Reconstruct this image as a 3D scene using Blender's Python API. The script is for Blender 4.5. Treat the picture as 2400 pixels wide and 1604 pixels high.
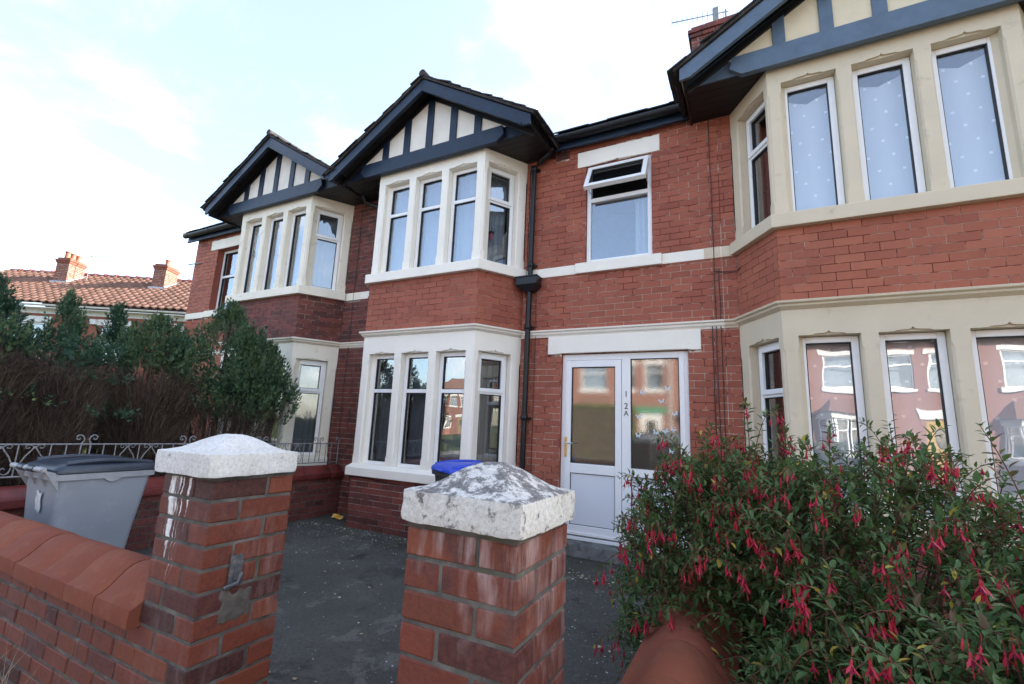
import bpy, bmesh, math, random
import numpy as np
from mathutils import Matrix, Vector, noise as mnoise

for o in list(bpy.data.objects): bpy.data.objects.remove(o)
S = bpy.context.scene
COL = S.collection
random.seed(7); RNG = np.random.default_rng(7)
rad = math.radians

# ------------------------------------------------------------------ camera
CAM_H = 1.45
CR = Vector((0.89044811, 0.45316134, 0.04179674))
CU = Vector((0.04457256, -0.17824719, 0.9829757))
CF = Vector((-0.45289673, 0.87342587, 0.17891843))
FPX = 1076.9                       # focal length in pixels of the 2400 px wide photograph
cam_d = bpy.data.cameras.new('camera'); cam = bpy.data.objects.new('camera', cam_d); COL.objects.link(cam)
cam_d.sensor_width = 36.0; cam_d.lens = 36.0 * FPX / 2400.0
cam_d.clip_start = 0.02; cam_d.clip_end = 3000
mw = Matrix((( CR.x, CU.x, -CF.x, 0), (CR.y, CU.y, -CF.y, 0), (CR.z, CU.z, -CF.z, CAM_H), (0, 0, 0, 1)))
cam.matrix_world = mw
S.camera = cam

# ------------------------------------------------------------------ world, sun, exposure
SUN_AZ, SUN_EL = rad(45), rad(24)     # azimuth from +Y towards +X
W = bpy.data.worlds.new('World'); S.world = W; W.use_nodes = True
nt = W.node_tree; nt.nodes.clear()
def wn(t, **k):
    n = nt.nodes.new(t)
    for a, b in k.items(): setattr(n, a, b)
    return n
sky = wn('ShaderNodeTexSky', sky_type='NISHITA', sun_disc=False, sun_elevation=SUN_EL, sun_rotation=SUN_AZ,
         altitude=20, air_density=1.0, dust_density=1.6, ozone_density=3.2)
bg = wn('ShaderNodeBackground'); bg.inputs['Strength'].default_value = 0.12
nt.links.new(sky.outputs[0], bg.inputs['Color'])
tc = wn('ShaderNodeTexCoord')
sep = wn('ShaderNodeSeparateXYZ'); nt.links.new(tc.outputs['Generated'], sep.inputs[0])
zz = wn('ShaderNodeMath', operation='ADD'); zz.inputs[1].default_value = 0.22; nt.links.new(sep.outputs['Z'], zz.inputs[0])
zc = wn('ShaderNodeMath', operation='MAXIMUM'); zc.inputs[1].default_value = 0.05; nt.links.new(zz.outputs[0], zc.inputs[0])
dv = wn('ShaderNodeVectorMath', operation='DIVIDE'); nt.links.new(tc.outputs['Generated'], dv.inputs[0])
cmb = wn('ShaderNodeCombineXYZ')
for i in range(3): nt.links.new(zc.outputs[0], cmb.inputs[i])
nt.links.new(cmb.outputs[0], dv.inputs[1])
mp = wn('ShaderNodeMapping'); mp.inputs['Location'].default_value = (3.4, 1.9, 0.3); mp.inputs['Scale'].default_value = (0.8, 0.8, 0.35)
nt.links.new(dv.outputs[0], mp.inputs[0])
nz = wn('ShaderNodeTexNoise'); nz.inputs['Scale'].default_value = 1.5; nz.inputs['Detail'].default_value = 9; nz.inputs['Roughness'].default_value = 0.56; nz.inputs['Distortion'].default_value = 0.25
nt.links.new(mp.outputs[0], nz.inputs['Vector'])
crp = wn('ShaderNodeValToRGB'); crp.color_ramp.elements[0].position = 0.50; crp.color_ramp.elements[1].position = 0.80; crp.color_ramp.interpolation = 'EASE'; crp.color_ramp.elements[0].color = (.11, .11, .11, 1)
nt.links.new(nz.outputs['Fac'], crp.inputs[0])
bgc = wn('ShaderNodeBackground'); bgc.inputs['Color'].default_value = (1.0, 0.975, 0.935, 1); bgc.inputs['Strength'].default_value = 0.9
mx = wn('ShaderNodeMixShader'); nt.links.new(crp.outputs[0], mx.inputs[0]); nt.links.new(bg.outputs[0], mx.inputs[1]); nt.links.new(bgc.outputs[0], mx.inputs[2])
wo = wn('ShaderNodeOutputWorld'); nt.links.new(mx.outputs[0], wo.inputs[0])

sun_d = bpy.data.lights.new('sun', 'SUN'); sun_d.energy = 4.5; sun_d.angle = rad(0.5); sun_d.color = (1.0, 0.93, 0.83)
sun = bpy.data.objects.new('sun', sun_d); COL.objects.link(sun)
sdir = Vector((math.sin(SUN_AZ) * math.cos(SUN_EL), math.cos(SUN_AZ) * math.cos(SUN_EL), math.sin(SUN_EL)))
sun.rotation_euler = sdir.to_track_quat('Z', 'Y').to_euler()
sun.location = (20, 20, 30)
vs = S.view_settings; vs.view_transform = 'Standard'; vs.look = 'None'; vs.gamma = 1.0; vs.exposure = 2.16; vs.use_curve_mapping = False

# ------------------------------------------------------------------ material helpers
M = {}
class NT:
    def __init__(s, name):
        m = bpy.data.materials.new(name); m.use_nodes = True; s.m = m; s.t = m.node_tree; s.t.nodes.clear()
        s.out = s.n('ShaderNodeOutputMaterial'); s.b = s.n('ShaderNodeBsdfPrincipled'); s.t.links.new(s.b.outputs[0], s.out.inputs[0])
        M[name] = m
    def n(s, t, **k):
        n = s.t.nodes.new(t)
        for a, b in k.items(): setattr(n, a, b)
        return n
    def l(s, a, b): s.t.links.new(a, b)
    def set(s, rough=None, metal=None, spec=None, col=None, sheen=None, trans=None):
        if rough is not None: s.b.inputs['Roughness'].default_value = rough
        if metal is not None: s.b.inputs['Metallic'].default_value = metal
        if spec is not None: s.b.inputs['Specular IOR Level'].default_value = spec
        if col is not None: s.b.inputs['Base Color'].default_value = (*col, 1)
    def pos(s):
        g = s.n('ShaderNodeNewGeometry'); return g.outputs['Position']
    def objc(s):
        g = s.n('ShaderNodeTexCoord'); return g.outputs['Object']
    def noise(s, vec, scale, detail=4, rough=0.55, stretch=None, dist=0):
        if stretch:
            mp = s.n('ShaderNodeMapping'); mp.inputs['Scale'].default_value = stretch; s.l(vec, mp.inputs[0]); vec = mp.outputs[0]
        n = s.n('ShaderNodeTexNoise'); n.inputs['Scale'].default_value = scale; n.inputs['Detail'].default_value = detail
        n.inputs['Roughness'].default_value = rough; n.inputs['Distortion'].default_value = dist; s.l(vec, n.inputs['Vector']); return n.outputs['Fac']
    def ramp(s, fac, stops, interp='LINEAR'):
        r = s.n('ShaderNodeValToRGB'); r.color_ramp.interpolation = interp
        e = r.color_ramp.elements
        while len(e) < len(stops): e.new(0.5)
        for el, (p, c) in zip(e, stops):
            el.position = p; el.color = (*c, 1) if hasattr(c, '__len__') else (c, c, c, 1)
        s.l(fac, r.inputs[0]); return r.outputs[0]
    def mix(s, fac, a, b, mode='MIX'):
        m = s.n('ShaderNodeMix', data_type='RGBA', blend_type=mode)
        if isinstance(fac, (int, float)): m.inputs[0].default_value = fac
        else: s.l(fac, m.inputs[0])
        for v, i in ((a, 6), (b, 7)):
            if hasattr(v, '__len__'): m.inputs[i].default_value = (*v, 1)
            else: s.l(v, m.inputs[i])
        return m.outputs[2]
    def math(s, op, a, b=None, clamp=False):
        m = s.n('ShaderNodeMath', operation=op, use_clamp=clamp)
        for v, i in ((a, 0), (b, 1)):
            if v is None: continue
            if isinstance(v, (int, float)): m.inputs[i].default_value = v
            else: s.l(v, m.inputs[i])
        return m.outputs[0]
    def rnd(s):          # per-piece random: attribute on joined pieces, object random on single pieces
        a = s.n('ShaderNodeAttribute', attribute_name='rnd'); o = s.n('ShaderNodeObjectInfo')
        return s.math('FRACT', s.math('ADD', a.outputs['Fac'], o.outputs['Random']))
    def col(s, c): s.l(c, s.b.inputs['Base Color'])
    def bump(s, h, strength=0.3, dist=0.01):
        b = s.n('ShaderNodeBump'); b.inputs['Strength'].default_value = strength; b.inputs['Distance'].default_value = dist
        s.l(h, b.inputs['Height']); s.l(b.outputs[0], s.b.inputs['Normal'])
    def rough(s, r): s.l(r, s.b.inputs['Roughness'])

def simple(name, col, rough=0.6, spec=0.5, var=0.12, nscale=6, bump=0.0, bscale=60, metal=0, dirt=None):
    t = NT(name); p = t.pos(); n = t.noise(p, nscale, 5)
    a = tuple(max(0, c * (1 - var)) for c in col); b = tuple(min(1, c * (1 + var)) for c in col)
    c = t.ramp(n, [(0.3, a), (0.7, b)])
    if dirt:
        d = t.ramp(t.noise(p, dirt[1], 7, 0.62), [(dirt[2], 0.0), (dirt[2] + 0.14, 1.0)])
        c = t.mix(t.math('MULTIPLY', d, dirt[3]), c, dirt[0])
    t.col(c); t.set(rough=rough, spec=spec, metal=metal)
    if bump: t.bump(t.noise(p, bscale, 5), bump, 0.004)
    return t

# painted house brick (reds), per-brick tint, a bloom of soot low down is left to the light
def brick_house(name, cols, soot=0.38):
    t = NT(name); p = t.pos(); r = t.rnd()
    c = t.ramp(r, cols)
    n1 = t.noise(p, 2.2, 5, 0.6); n2 = t.noise(p, 38, 4, 0.6)
    c = t.mix(t.ramp(n1, [(0.42, 0.0), (0.75, soot)]), c, (0.15, 0.038, 0.028))
    c = t.mix(t.ramp(n2, [(0.35, 0.0), (0.75, 0.28)]), c, (0.36, 0.16, 0.11))
    sp = t.noise(p, 150, 2); c = t.mix(t.ramp(sp, [(0.72, 0.0), (0.78, 0.55)]), c, (0.5, 0.4, 0.34))
    t.col(c); t.set(rough=0.72, spec=0.3); t.bump(t.math('ADD', n2, t.math('MULTIPLY', sp, 0.4)), 0.35, 0.004)
HB = [(0.0, (0.275, 0.072, 0.043)), (0.25, (0.32, 0.088, 0.052)), (0.6, (0.34, 0.097, 0.057)), (0.9, (0.37, 0.110, 0.064)), (1.0, (0.255, 0.065, 0.042))]
brick_house('house_brick', HB)
brick_house('house_brick_orange', [(p, (c[0] * 1.08, c[1] * 1.15, c[2] * 1.1)) for p, c in HB], 0.35)
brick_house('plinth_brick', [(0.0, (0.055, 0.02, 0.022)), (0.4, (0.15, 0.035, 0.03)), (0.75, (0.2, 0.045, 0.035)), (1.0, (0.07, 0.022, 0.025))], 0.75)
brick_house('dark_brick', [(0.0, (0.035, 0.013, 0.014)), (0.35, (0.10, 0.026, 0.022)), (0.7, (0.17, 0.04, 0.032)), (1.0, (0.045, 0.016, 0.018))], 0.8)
brick_house('far_brick', [(0.0, (0.197, 0.060, 0.036)), (0.5, (0.230, 0.074, 0.044)), (1.0, (0.172, 0.050, 0.032))], 0.2)

# house mortar: mostly red-stained joints with worn pale stretches
t = NT('house_mortar'); p = t.pos()
n = t.noise(p, 1.9, 6, 0.62); n2 = t.noise(p, 9, 4, 0.6)
m_ = t.ramp(t.math('ADD', t.math('MULTIPLY', n, 0.55), t.math('MULTIPLY', n2, 0.45)), [(0.475, 0.0), (0.53, 1.0)])
t.col(t.mix(m_, (0.135, 0.04, 0.03), (0.62, 0.53, 0.44))); t.set(rough=0.9, spec=0.2); t.bump(t.noise(p, 120, 3), 0.4, 0.003)
t = NT('pale_mortar'); p = t.pos(); n = t.noise(p, 6, 6, 0.6)
t.col(t.ramp(n, [(0.35, (0.10, 0.075, 0.065)), (0.6, (0.42, 0.38, 0.33))])); t.set(rough=0.9, spec=0.2)
t = NT('cement_mortar'); p = t.pos(); n = t.noise(p, 9, 6, 0.6)
c = t.ramp(n, [(0.3, (0.060, 0.054, 0.048)), (0.55, (0.125, 0.114, 0.10)), (0.8, (0.24, 0.22, 0.19))])
mo = t.ramp(t.noise(p, 4.3, 5), [(0.58, 0.0), (0.72, 0.6)]); c = t.mix(mo, c, (0.11, 0.115, 0.05))
t.col(c); t.set(rough=0.95, spec=0.15); t.bump(t.noise(p, 90, 5, 0.65), 0.8, 0.006)

# bare garden-wall brick: orange reds to purple burnt faces, lime bloom in vertical runs
def brick_garden(name, bloom=0.0, drips=None, dark=1.0):
    t = NT(name); p = t.pos(); r = t.rnd()
    c = t.ramp(r, [(0.0, (0.160, 0.035, 0.017)), (0.2, (0.122, 0.027, 0.014)), (0.42, (0.150, 0.031, 0.015)), (0.58, (0.096, 0.023, 0.014)), (0.72, (0.179, 0.043, 0.017)), (0.80, (0.061, 0.016, 0.014)), (0.92, (0.025, 0.010, 0.011)), (1.0, (0.154, 0.034, 0.017))])
    off = t.n('ShaderNodeVectorMath', operation='ADD'); t.l(p, off.inputs[0])
    cx = t.n('ShaderNodeCombineXYZ'); t.l(t.math('MULTIPLY', r, 37.0), cx.inputs[0]); t.l(t.math('MULTIPLY', r, 11.0), cx.inputs[2]); t.l(cx.outputs[0], off.inputs[1])
    n1 = t.noise(off.outputs[0], 7, 5, 0.6); n2 = t.noise(p, 60, 5, 0.6)
    c = t.mix(t.ramp(n1, [(0.53, 0.0), (0.68, 0.85 * dark)]), c, (0.055, 0.022, 0.022))
    c = t.mix(t.ramp(n2, [(0.3, 0.0), (0.8, 0.35)]), c, (0.25, 0.085, 0.05))
    sc = t.noise(p, 210, 2); c = t.mix(t.ramp(sc, [(0.74, 0.0), (0.79, 0.5)]), c, (0.55, 0.45, 0.38))
    if bloom:
        v = t.noise(p, 26, 5, 0.62, stretch=(1.0, 1.0, 0.16)); v2 = t.noise(p, 4.2, 3)
        mk = t.math('MULTIPLY', t.ramp(v, [(0.44, 0.0), (0.70, 1.0)]), t.ramp(v2, [(0.45, 0.0), (0.66, bloom)]))
        c = t.mix(mk, c, (0.50, 0.36, 0.33))
    if drips:            # spilled white paint that ran down the street face below the cap
        s_ = t.n('ShaderNodeSeparateXYZ'); t.l(p, s_.inputs[0])
        prev = None
        for (x0, w, zend, st) in drips:
            wob = t.math('MULTIPLY', t.math('SUBTRACT', t.noise(p, 14, 3), 0.5), 0.05)
            d = t.math('ABSOLUTE', t.math('SUBTRACT', t.math('ADD', s_.outputs['X'], wob), x0))
            tap = t.math('MULTIPLY', t.math('SUBTRACT', s_.outputs['Z'], zend), w / (1.2 - zend), clamp=False)
            mk = t.math('LESS_THAN', d, tap)
            yk = t.math('LESS_THAN', s_.outputs['Y'], 1.112); mk = t.math('MULTIPLY', mk, yk)
            br = t.ramp(t.noise(p, 55, 4, 0.6, stretch=(1, 1, 0.22)), [(0.40, 0.12), (0.58, 1.0)])
            mk = t.math('MULTIPLY', t.math('MULTIPLY', mk, br), st)
            prev = mk if prev is None else t.math('MAXIMUM', prev, mk)
        c = t.mix(prev, c, (0.8, 0.78, 0.75))
    t.col(c); t.set(rough=0.66, spec=0.35); t.bump(t.math('ADD', n2, t.math('MULTIPLY', t.noise(p, 160, 3), 0.5)), 0.45, 0.005)
brick_garden('pillar_brick_left', 0.25, drips=[(-2.062, 0.030, 0.86, 0.95), (-2.085, 0.012, 0.95, 0.8), (-1.965, 0.009, 0.99, 1.0), (-2.03, 0.006, 0.80, 1.0), (-2.01, 0.0035, 0.82, 1.0)])
brick_garden('pillar_brick_right', 0.8)
brick_garden('wall_brick', 0.12, dark=0.8)

t = NT('terracotta'); p = t.pos(); r = t.rnd()
c = t.ramp(r, [(0.0, (0.215, 0.062, 0.034)), (0.5, (0.185, 0.052, 0.031)), (1.0, (0.24, 0.075, 0.038))])
c = t.mix(t.ramp(t.noise(p, 5, 6, 0.62), [(0.45, 0.0), (0.75, 0.5)]), c, (0.15, 0.042, 0.03))
c = t.mix(t.ramp(t.noise(p, 14, 6, 0.65), [(0.52, 0.0), (0.72, 0.45)]), c, (0.27, 0.115, 0.07))
c = t.mix(t.ramp(t.noise(p, 48, 5, 0.7), [(0.60, 0.0), (0.72, 0.5)]), c, (0.12, 0.04, 0.035))
t.col(c); t.set(rough=0.85, spec=0.2); t.bump(t.noise(p, 70, 5, 0.7), 0.35, 0.005)
t = NT('dark_terracotta'); p = t.pos(); r = t.rnd()
c = t.ramp(t.noise(p, 7, 5), [(0.35, (0.11, 0.02, 0.018)), (0.7, (0.20, 0.038, 0.03))]); t.col(c); t.set(rough=0.45)

# stone caps: white paint worn back to grey concrete with dark lichen
def cap_mat(name, lichen, white=(0.66, 0.63, 0.58), th=0.555):
    t = NT(name); p = t.pos(); g = t.n('ShaderNodeNewGeometry'); s_ = t.n('ShaderNodeSeparateXYZ'); t.l(g.outputs['Normal'], s_.inputs[0])
    up = t.math('MULTIPLY', t.math('MAXIMUM', s_.outputs['Z'], 0.0), 1.0)
    n1 = t.noise(p, 24, 9, 0.74, dist=0.2); n2 = t.noise(p, 75, 6, 0.7); n3 = t.noise(p, 6, 4)
    c = t.ramp(n2, [(0.3, tuple(x * 0.72 for x in white)), (0.55, white), (0.8, (0.80, 0.78, 0.74))])
    c = t.mix(t.ramp(n3, [(0.4, 0.0), (0.7, 0.45)]), c, (0.52, 0.47, 0.39))
    wear = t.math('ADD', n1, t.math('MULTIPLY', up, lichen))
    c = t.mix(t.ramp(wear, [(th, 0.0), (th + 0.065, 0.92)]), c, t.ramp(n2, [(0.3, (0.06, 0.055, 0.052)), (0.7, (0.24, 0.22, 0.21))]))
    sp = t.noise(p, 120, 4, 0.7); c = t.mix(t.ramp(sp, [(0.58, 0.0), (0.68, 0.6)]), c, (0.17, 0.155, 0.14))
    t.col(c); t.set(rough=0.9, spec=0.2); t.bump(t.math('ADD', n2, t.math('MULTIPLY', n1, 0.8)), 0.75, 0.006)
cap_mat('cap_white', -0.01, (0.72, 0.70, 0.66), 0.61); cap_mat('cap_lichen', 0.10)

simple('cream_stone', (0.82, 0.755, 0.62), 0.55, 0.35, 0.05, 3, 0.25, 90, dirt=((0.42, 0.36, 0.26), 7, 0.60, 0.55))
simple('white_stone', (0.87, 0.815, 0.71), 0.5, 0.35, 0.04, 3, 0.2, 90, dirt=((0.45, 0.38, 0.28), 6, 0.63, 0.5))
simple('beige_stone', (0.63, 0.535, 0.39), 0.6, 0.3, 0.05, 3, 0.25, 80, dirt=((0.36, 0.29, 0.19), 7, 0.62, 0.5))
simple('panel_white', (0.76, 0.71, 0.62), 0.8, 0.2, 0.06, 5, 0.3, 120, dirt=((0.4, 0.33, 0.25), 9, 0.66, 0.5))
simple('panel_cream', (0.70, 0.60, 0.42), 0.8, 0.2, 0.05, 5, 0.3, 120)
simple('navy_paint', (0.010, 0.021, 0.042), 0.42, 0.35, 0.25, 8, 0.25, 40, dirt=((0.035, 0.04, 0.048), 18, 0.64, 0.4))
simple('slate_paint', (0.085, 0.125, 0.175), 0.42, 0.5, 0.12, 8, 0.15, 40)
simple('soffit_black_rake_shade', (0.012, 0.010, 0.010), 0.5, 0.4, 0.3, 10)
simple('gutter_black', (0.009, 0.010, 0.012), 0.32, 0.35, 0.3, 12, dirt=((0.04, 0.042, 0.04), 30, 0.64, 0.3))
simple('roof_slate', (0.045, 0.038, 0.036), 0.8, 0.3, 0.4, 9, 0.5, 50, dirt=((0.10, 0.10, 0.06), 14, 0.6, 0.6))
simple('upvc', (0.84, 0.835, 0.82), 0.28, 0.5, 0.025, 4, dirt=((0.55, 0.52, 0.46), 11, 0.67, 0.35))
simple('upvc_panel', (0.72, 0.735, 0.77), 0.3, 0.5, 0.02, 4, dirt=((0.5, 0.5, 0.5), 16, 0.68, 0.35))
simple('rubber', (0.02, 0.02, 0.021), 0.6)
simple('brass', (0.70, 0.45, 0.10), 0.3, metal=0.9)
simple('steel', (0.55, 0.55, 0.55), 0.35, metal=0.9)
simple('iron_grey', (0.24, 0.24, 0.245), 0.5, 0.4, 0.3, 30, dirt=((0.10, 0.05, 0.03), 25, 0.6, 0.6))
simple('iron_rust', (0.09, 0.092, 0.10), 0.5, 0.4, 0.3, 40, 0.3, 90, dirt=((0.24, 0.19, 0.12), 40, 0.55, 0.8))
simple('bin_grey', (0.275, 0.295, 0.325), 0.42, 0.45, 0.08, 3, 0.05, 150, dirt=((0.40, 0.40, 0.42), 4, 0.55, 0.45))
simple('bin_rim', (0.34, 0.345, 0.36), 0.5, 0.4, 0.12, 6, dirt=((0.42, 0.38, 0.34), 9, 0.55, 0.5))
simple('bin_lid_dark', (0.028, 0.038, 0.055), 0.36, 0.5, 0.2, 5, dirt=((0.10, 0.11, 0.12), 12, 0.6, 0.4))
simple('bin_dark', (0.04, 0.042, 0.045), 0.5, 0.4)
simple('bin_blue', (0.022, 0.065, 0.52), 0.4, 0.5, 0.1, 6)
simple('sticker', (0.62, 0.62, 0.62), 0.6, dirt=((0.35, 0.36, 0.38), 26, 0.5, 0.8))
simple('concrete', (0.17, 0.17, 0.165), 0.9, 0.2, 0.3, 9, 0.6, 60, dirt=((0.05, 0.055, 0.045), 7, 0.5, 0.8))
simple('cement_patch', (0.105, 0.09, 0.078), 0.95, 0.1, 0.3, 20, 0.9, 70)
simple('room', (0.16, 0.155, 0.15), 0.9)
simple('cable_black', (0.015, 0.012, 0.014), 0.5)
simple('letter_black', (0.02, 0.022, 0.03), 0.5)
simple('sticker_pale', (0.62, 0.72, 0.78), 0.5)
simple('blind_dark', (0.13, 0.14, 0.155), 0.8, 0.2, 0.08, 5)
simple('blind_pale', (0.32, 0.36, 0.40), 0.8, 0.2, 0.06, 5)
simple('blind_grey', (0.20, 0.22, 0.235), 0.8, 0.2, 0.08, 5)
simple('wood_trim', (0.25, 0.18, 0.10), 0.6)
simple('pink_plastic', (0.65, 0.12, 0.22), 0.4)
simple('wrapper_yellow', (0.62, 0.34, 0.05), 0.35, 0.5, 0.3, 30)
simple('bark', (0.075, 0.052, 0.038), 0.9, 0.2, 0.35, 25, 0.8, 60)
simple('stem_red', (0.13, 0.055, 0.035), 0.7, 0.3, 0.3, 25)
simple('pot_terracotta', (0.32, 0.11, 0.06), 0.7)
simple('lead_flashing', (0.42, 0.44, 0.47), 0.6)
simple('white_trim', (0.62, 0.61, 0.58), 0.5)
simple('yellow_door', (0.42, 0.27, 0.05), 0.4)
simple('green_trim', (0.05, 0.22, 0.11), 0.5)
brick_house('opposite_brick', [(0.0, (0.20, 0.10, 0.075)), (1.0, (0.24, 0.12, 0.09))], 0.1)
simple('car_paint', (0.012, 0.013, 0.016), 0.12, 0.6)
simple('tail_red', (0.4, 0.01, 0.01), 0.2)

# net curtain with small printed squares
t = NT('net_curtain'); p = t.objc(); s_ = t.n('ShaderNodeSeparateXYZ'); t.l(p, s_.inputs[0])
row = t.math('FLOOR', t.math('DIVIDE', s_.outputs['Z'], 0.15))
u_ = t.math('ADD', t.math('DIVIDE', s_.outputs['X'], 0.19), t.math('MULTIPLY', row, 0.37))
fu = t.math('ABSOLUTE', t.math('SUBTRACT', t.math('FRACT', u_), 0.5)); fv = t.math('ABSOLUTE', t.math('SUBTRACT', t.math('FRACT', t.math('DIVIDE', s_.outputs['Z'], 0.15)), 0.5))
sq = t.math('MULTIPLY', t.math('LESS_THAN', fu, 0.065), t.math('LESS_THAN', fv, 0.082))
t.col(t.mix(sq, (0.64, 0.65, 0.68), (0.97, 0.97, 0.97))); t.set(rough=0.9, spec=0.1)

# window glass: clear with a Schlick mirror coat, faintly wavy
def glass(name, f0, tint, wav):
    t = NT(name); t.t.nodes.remove(t.b)
    lw = t.n('ShaderNodeLayerWeight'); lw.inputs[0].default_value = 0.5
    f = t.math('ADD', f0, t.math('MULTIPLY', t.math('POWER', lw.outputs['Facing'], 4.0), 1 - f0), clamp=True)
    tr = t.n('ShaderNodeBsdfTransparent'); tr.inputs[0].default_value = (*tint, 1)
    gl = t.n('ShaderNodeBsdfGlossy'); gl.inputs['Roughness'].default_value = 0.0; gl.inputs['Color'].default_value = (1, 1, 1, 1)
    b = t.n('ShaderNodeBump'); b.inputs['Strength'].default_value = wav; b.inputs['Distance'].default_value = 0.02
    t.l(t.noise(t.pos(), 3.0, 1), b.inputs['Height']); t.l(b.outputs[0], gl.inputs['Normal'])
    m = t.n('ShaderNodeMixShader'); t.l(f, m.inputs[0]); t.l(tr.outputs[0], m.inputs[1]); t.l(gl.outputs[0], m.inputs[2]); t.l(m.outputs[0], t.out.inputs[0])
glass('glass', 0.15, (0.93, 0.95, 0.96), 0.06)
t = NT('obscure_glass'); t.set(rough=0.018, col=(0.075, 0.07, 0.055), spec=1.0); p = t.pos()
t.b.inputs['IOR'].default_value = 2.1; t.bump(t.noise(p, 60, 2), 0.035, 0.004)

# driveway asphalt
t = NT('asphalt'); p = t.pos()
n1 = t.noise(p, 0.9, 7, 0.62); n2 = t.noise(p, 190, 4, 0.75); n3 = t.noise(p, 2.6, 7, 0.66, dist=0.4); n4 = t.noise(p, 28, 5, 0.7)
c = t.ramp(n1, [(0.3, (0.066, 0.063, 0.055)), (0.55, (0.108, 0.103, 0.090)), (0.75, (0.155, 0.147, 0.130))])
c = t.mix(t.ramp(n3, [(0.56, 0.0), (0.61, 0.6)]), c, (0.20, 0.188, 0.168))
c = t.mix(t.ramp(t.noise(p, 1.7, 6, 0.65, dist=0.5), [(0.57, 0.0), (0.66, 0.85)]), c, (0.034, 0.033, 0.028))
c = t.mix(t.ramp(n4, [(0.47, 0.0), (0.66, 0.6)]), c, (0.05, 0.048, 0.042))
c = t.mix(t.ramp(n2, [(0.56, 0.0), (0.68, 0.7)]), c, (0.24, 0.235, 0.22))
c = t.mix(t.ramp(t.noise(p, 170, 2), [(0.36, 0.7), (0.44, 0.0)]), c, (0.025, 0.024, 0.022))
sy = t.n('ShaderNodeSeparateXYZ'); t.l(p, sy.inputs[0])
mo = t.math('MULTIPLY', t.ramp(t.math('ADD', sy.outputs['Y'], t.math('MULTIPLY', n3, 0.9)), [(0.0, 0.0), (1.0, 1.0)]), 0.0)
ms = t.math('MULTIPLY', t.ramp(t.noise(p, 5, 6, 0.7), [(0.50, 0.0), (0.66, 0.75)]), t.math('GREATER_THAN', t.math('ADD', sy.outputs['Y'], t.math('MULTIPLY', n3, 1.6)), 5.25))
c = t.mix(ms, c, (0.065, 0.078, 0.032))
t.col(c); t.set(rough=0.9, spec=0.2); t.bump(t.math('ADD', n2, t.math('MULTIPLY', n3, 0.6)), 0.9, 0.008)
simple('paving', (0.24, 0.235, 0.22), 0.9, 0.2, 0.2, 4, 0.5, 80)
simple('soil', (0.05, 0.04, 0.028), 1.0, 0.1, 0.4, 8, 0.8, 30)
simple('grass_ground', (0.07, 0.09, 0.035), 1.0, 0.1, 0.3, 5, 0.8, 40)
simple('road', (0.06, 0.06, 0.06), 0.9, 0.2, 0.2, 5, 0.4, 80)

def leaf_mat(name, stops, rough=0.5, transl=0.25):
    t = NT(name); a = t.rnd(); c = t.ramp(a, stops); t.col(c); t.set(rough=rough, spec=0.35)
    tl = t.n('ShaderNodeBsdfTranslucent'); t.l(c, tl.inputs[0]); ad = t.n('ShaderNodeMixShader'); ad.inputs[0].default_value = transl
    t.l(t.b.outputs[0], ad.inputs[1]); t.l(tl.outputs[0], ad.inputs[2]); t.l(ad.outputs[0], t.out.inputs[0])
leaf_mat('fuchsia_leaf', [(0.0, (0.036, 0.082, 0.022)), (0.35, (0.062, 0.122, 0.035)), (0.65, (0.090, 0.160, 0.052)), (0.86, (0.125, 0.172, 0.055)), (0.93, (0.129, 0.092, 0.042)), (0.968, (0.138, 0.071, 0.034)), (0.978, (0.447, 0.353, 0.050)), (1.0, (0.396, 0.286, 0.050))])
leaf_mat('fuchsia_flower', [(0.0, (0.40, 0.012, 0.028)), (0.5, (0.52, 0.022, 0.045)), (1.0, (0.60, 0.045, 0.075))], 0.4, 0.3)
leaf_mat('fuchsia_petal', [(0.0, (0.16, 0.010, 0.05)), (1.0, (0.30, 0.016, 0.08))], 0.4, 0.3)
leaf_mat('conifer_green', [(0.0, (0.016, 0.046, 0.030)), (0.35, (0.035, 0.084, 0.048)), (0.7, (0.070, 0.135, 0.070)), (0.92, (0.108, 0.176, 0.080)), (1.0, (0.144, 0.180, 0.056))], 0.6, 0.15)
leaf_mat('conifer_dead', [(0.0, (0.040, 0.027, 0.021)), (0.5, (0.084, 0.058, 0.043)), (0.85, (0.136, 0.096, 0.070)), (1.0, (0.160, 0.104, 0.060))], 0.9, 0.1)
leaf_mat('hedge_leaf', [(0.0, (0.06, 0.10, 0.02)), (1.0, (0.20, 0.24, 0.06))], 0.6, 0.2)
leaf_mat('dry_leaf', [(0.0, (0.30, 0.22, 0.10)), (0.5, (0.45, 0.38, 0.26)), (1.0, (0.55, 0.5, 0.4))], 0.8, 0.2)
leaf_mat('grit', [(0.0, (0.10, 0.10, 0.10)), (0.6, (0.25, 0.25, 0.24)), (0.85, (0.5, 0.5, 0.48)), (1.0, (0.70, 0.70, 0.68))], 0.9, 0.0)
leaf_mat('roof_tile', [(0.0, (0.135, 0.072, 0.050)), (0.5, (0.18, 0.096, 0.068)), (1.0, (0.215, 0.118, 0.085))], 0.7, 0.0)

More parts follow.
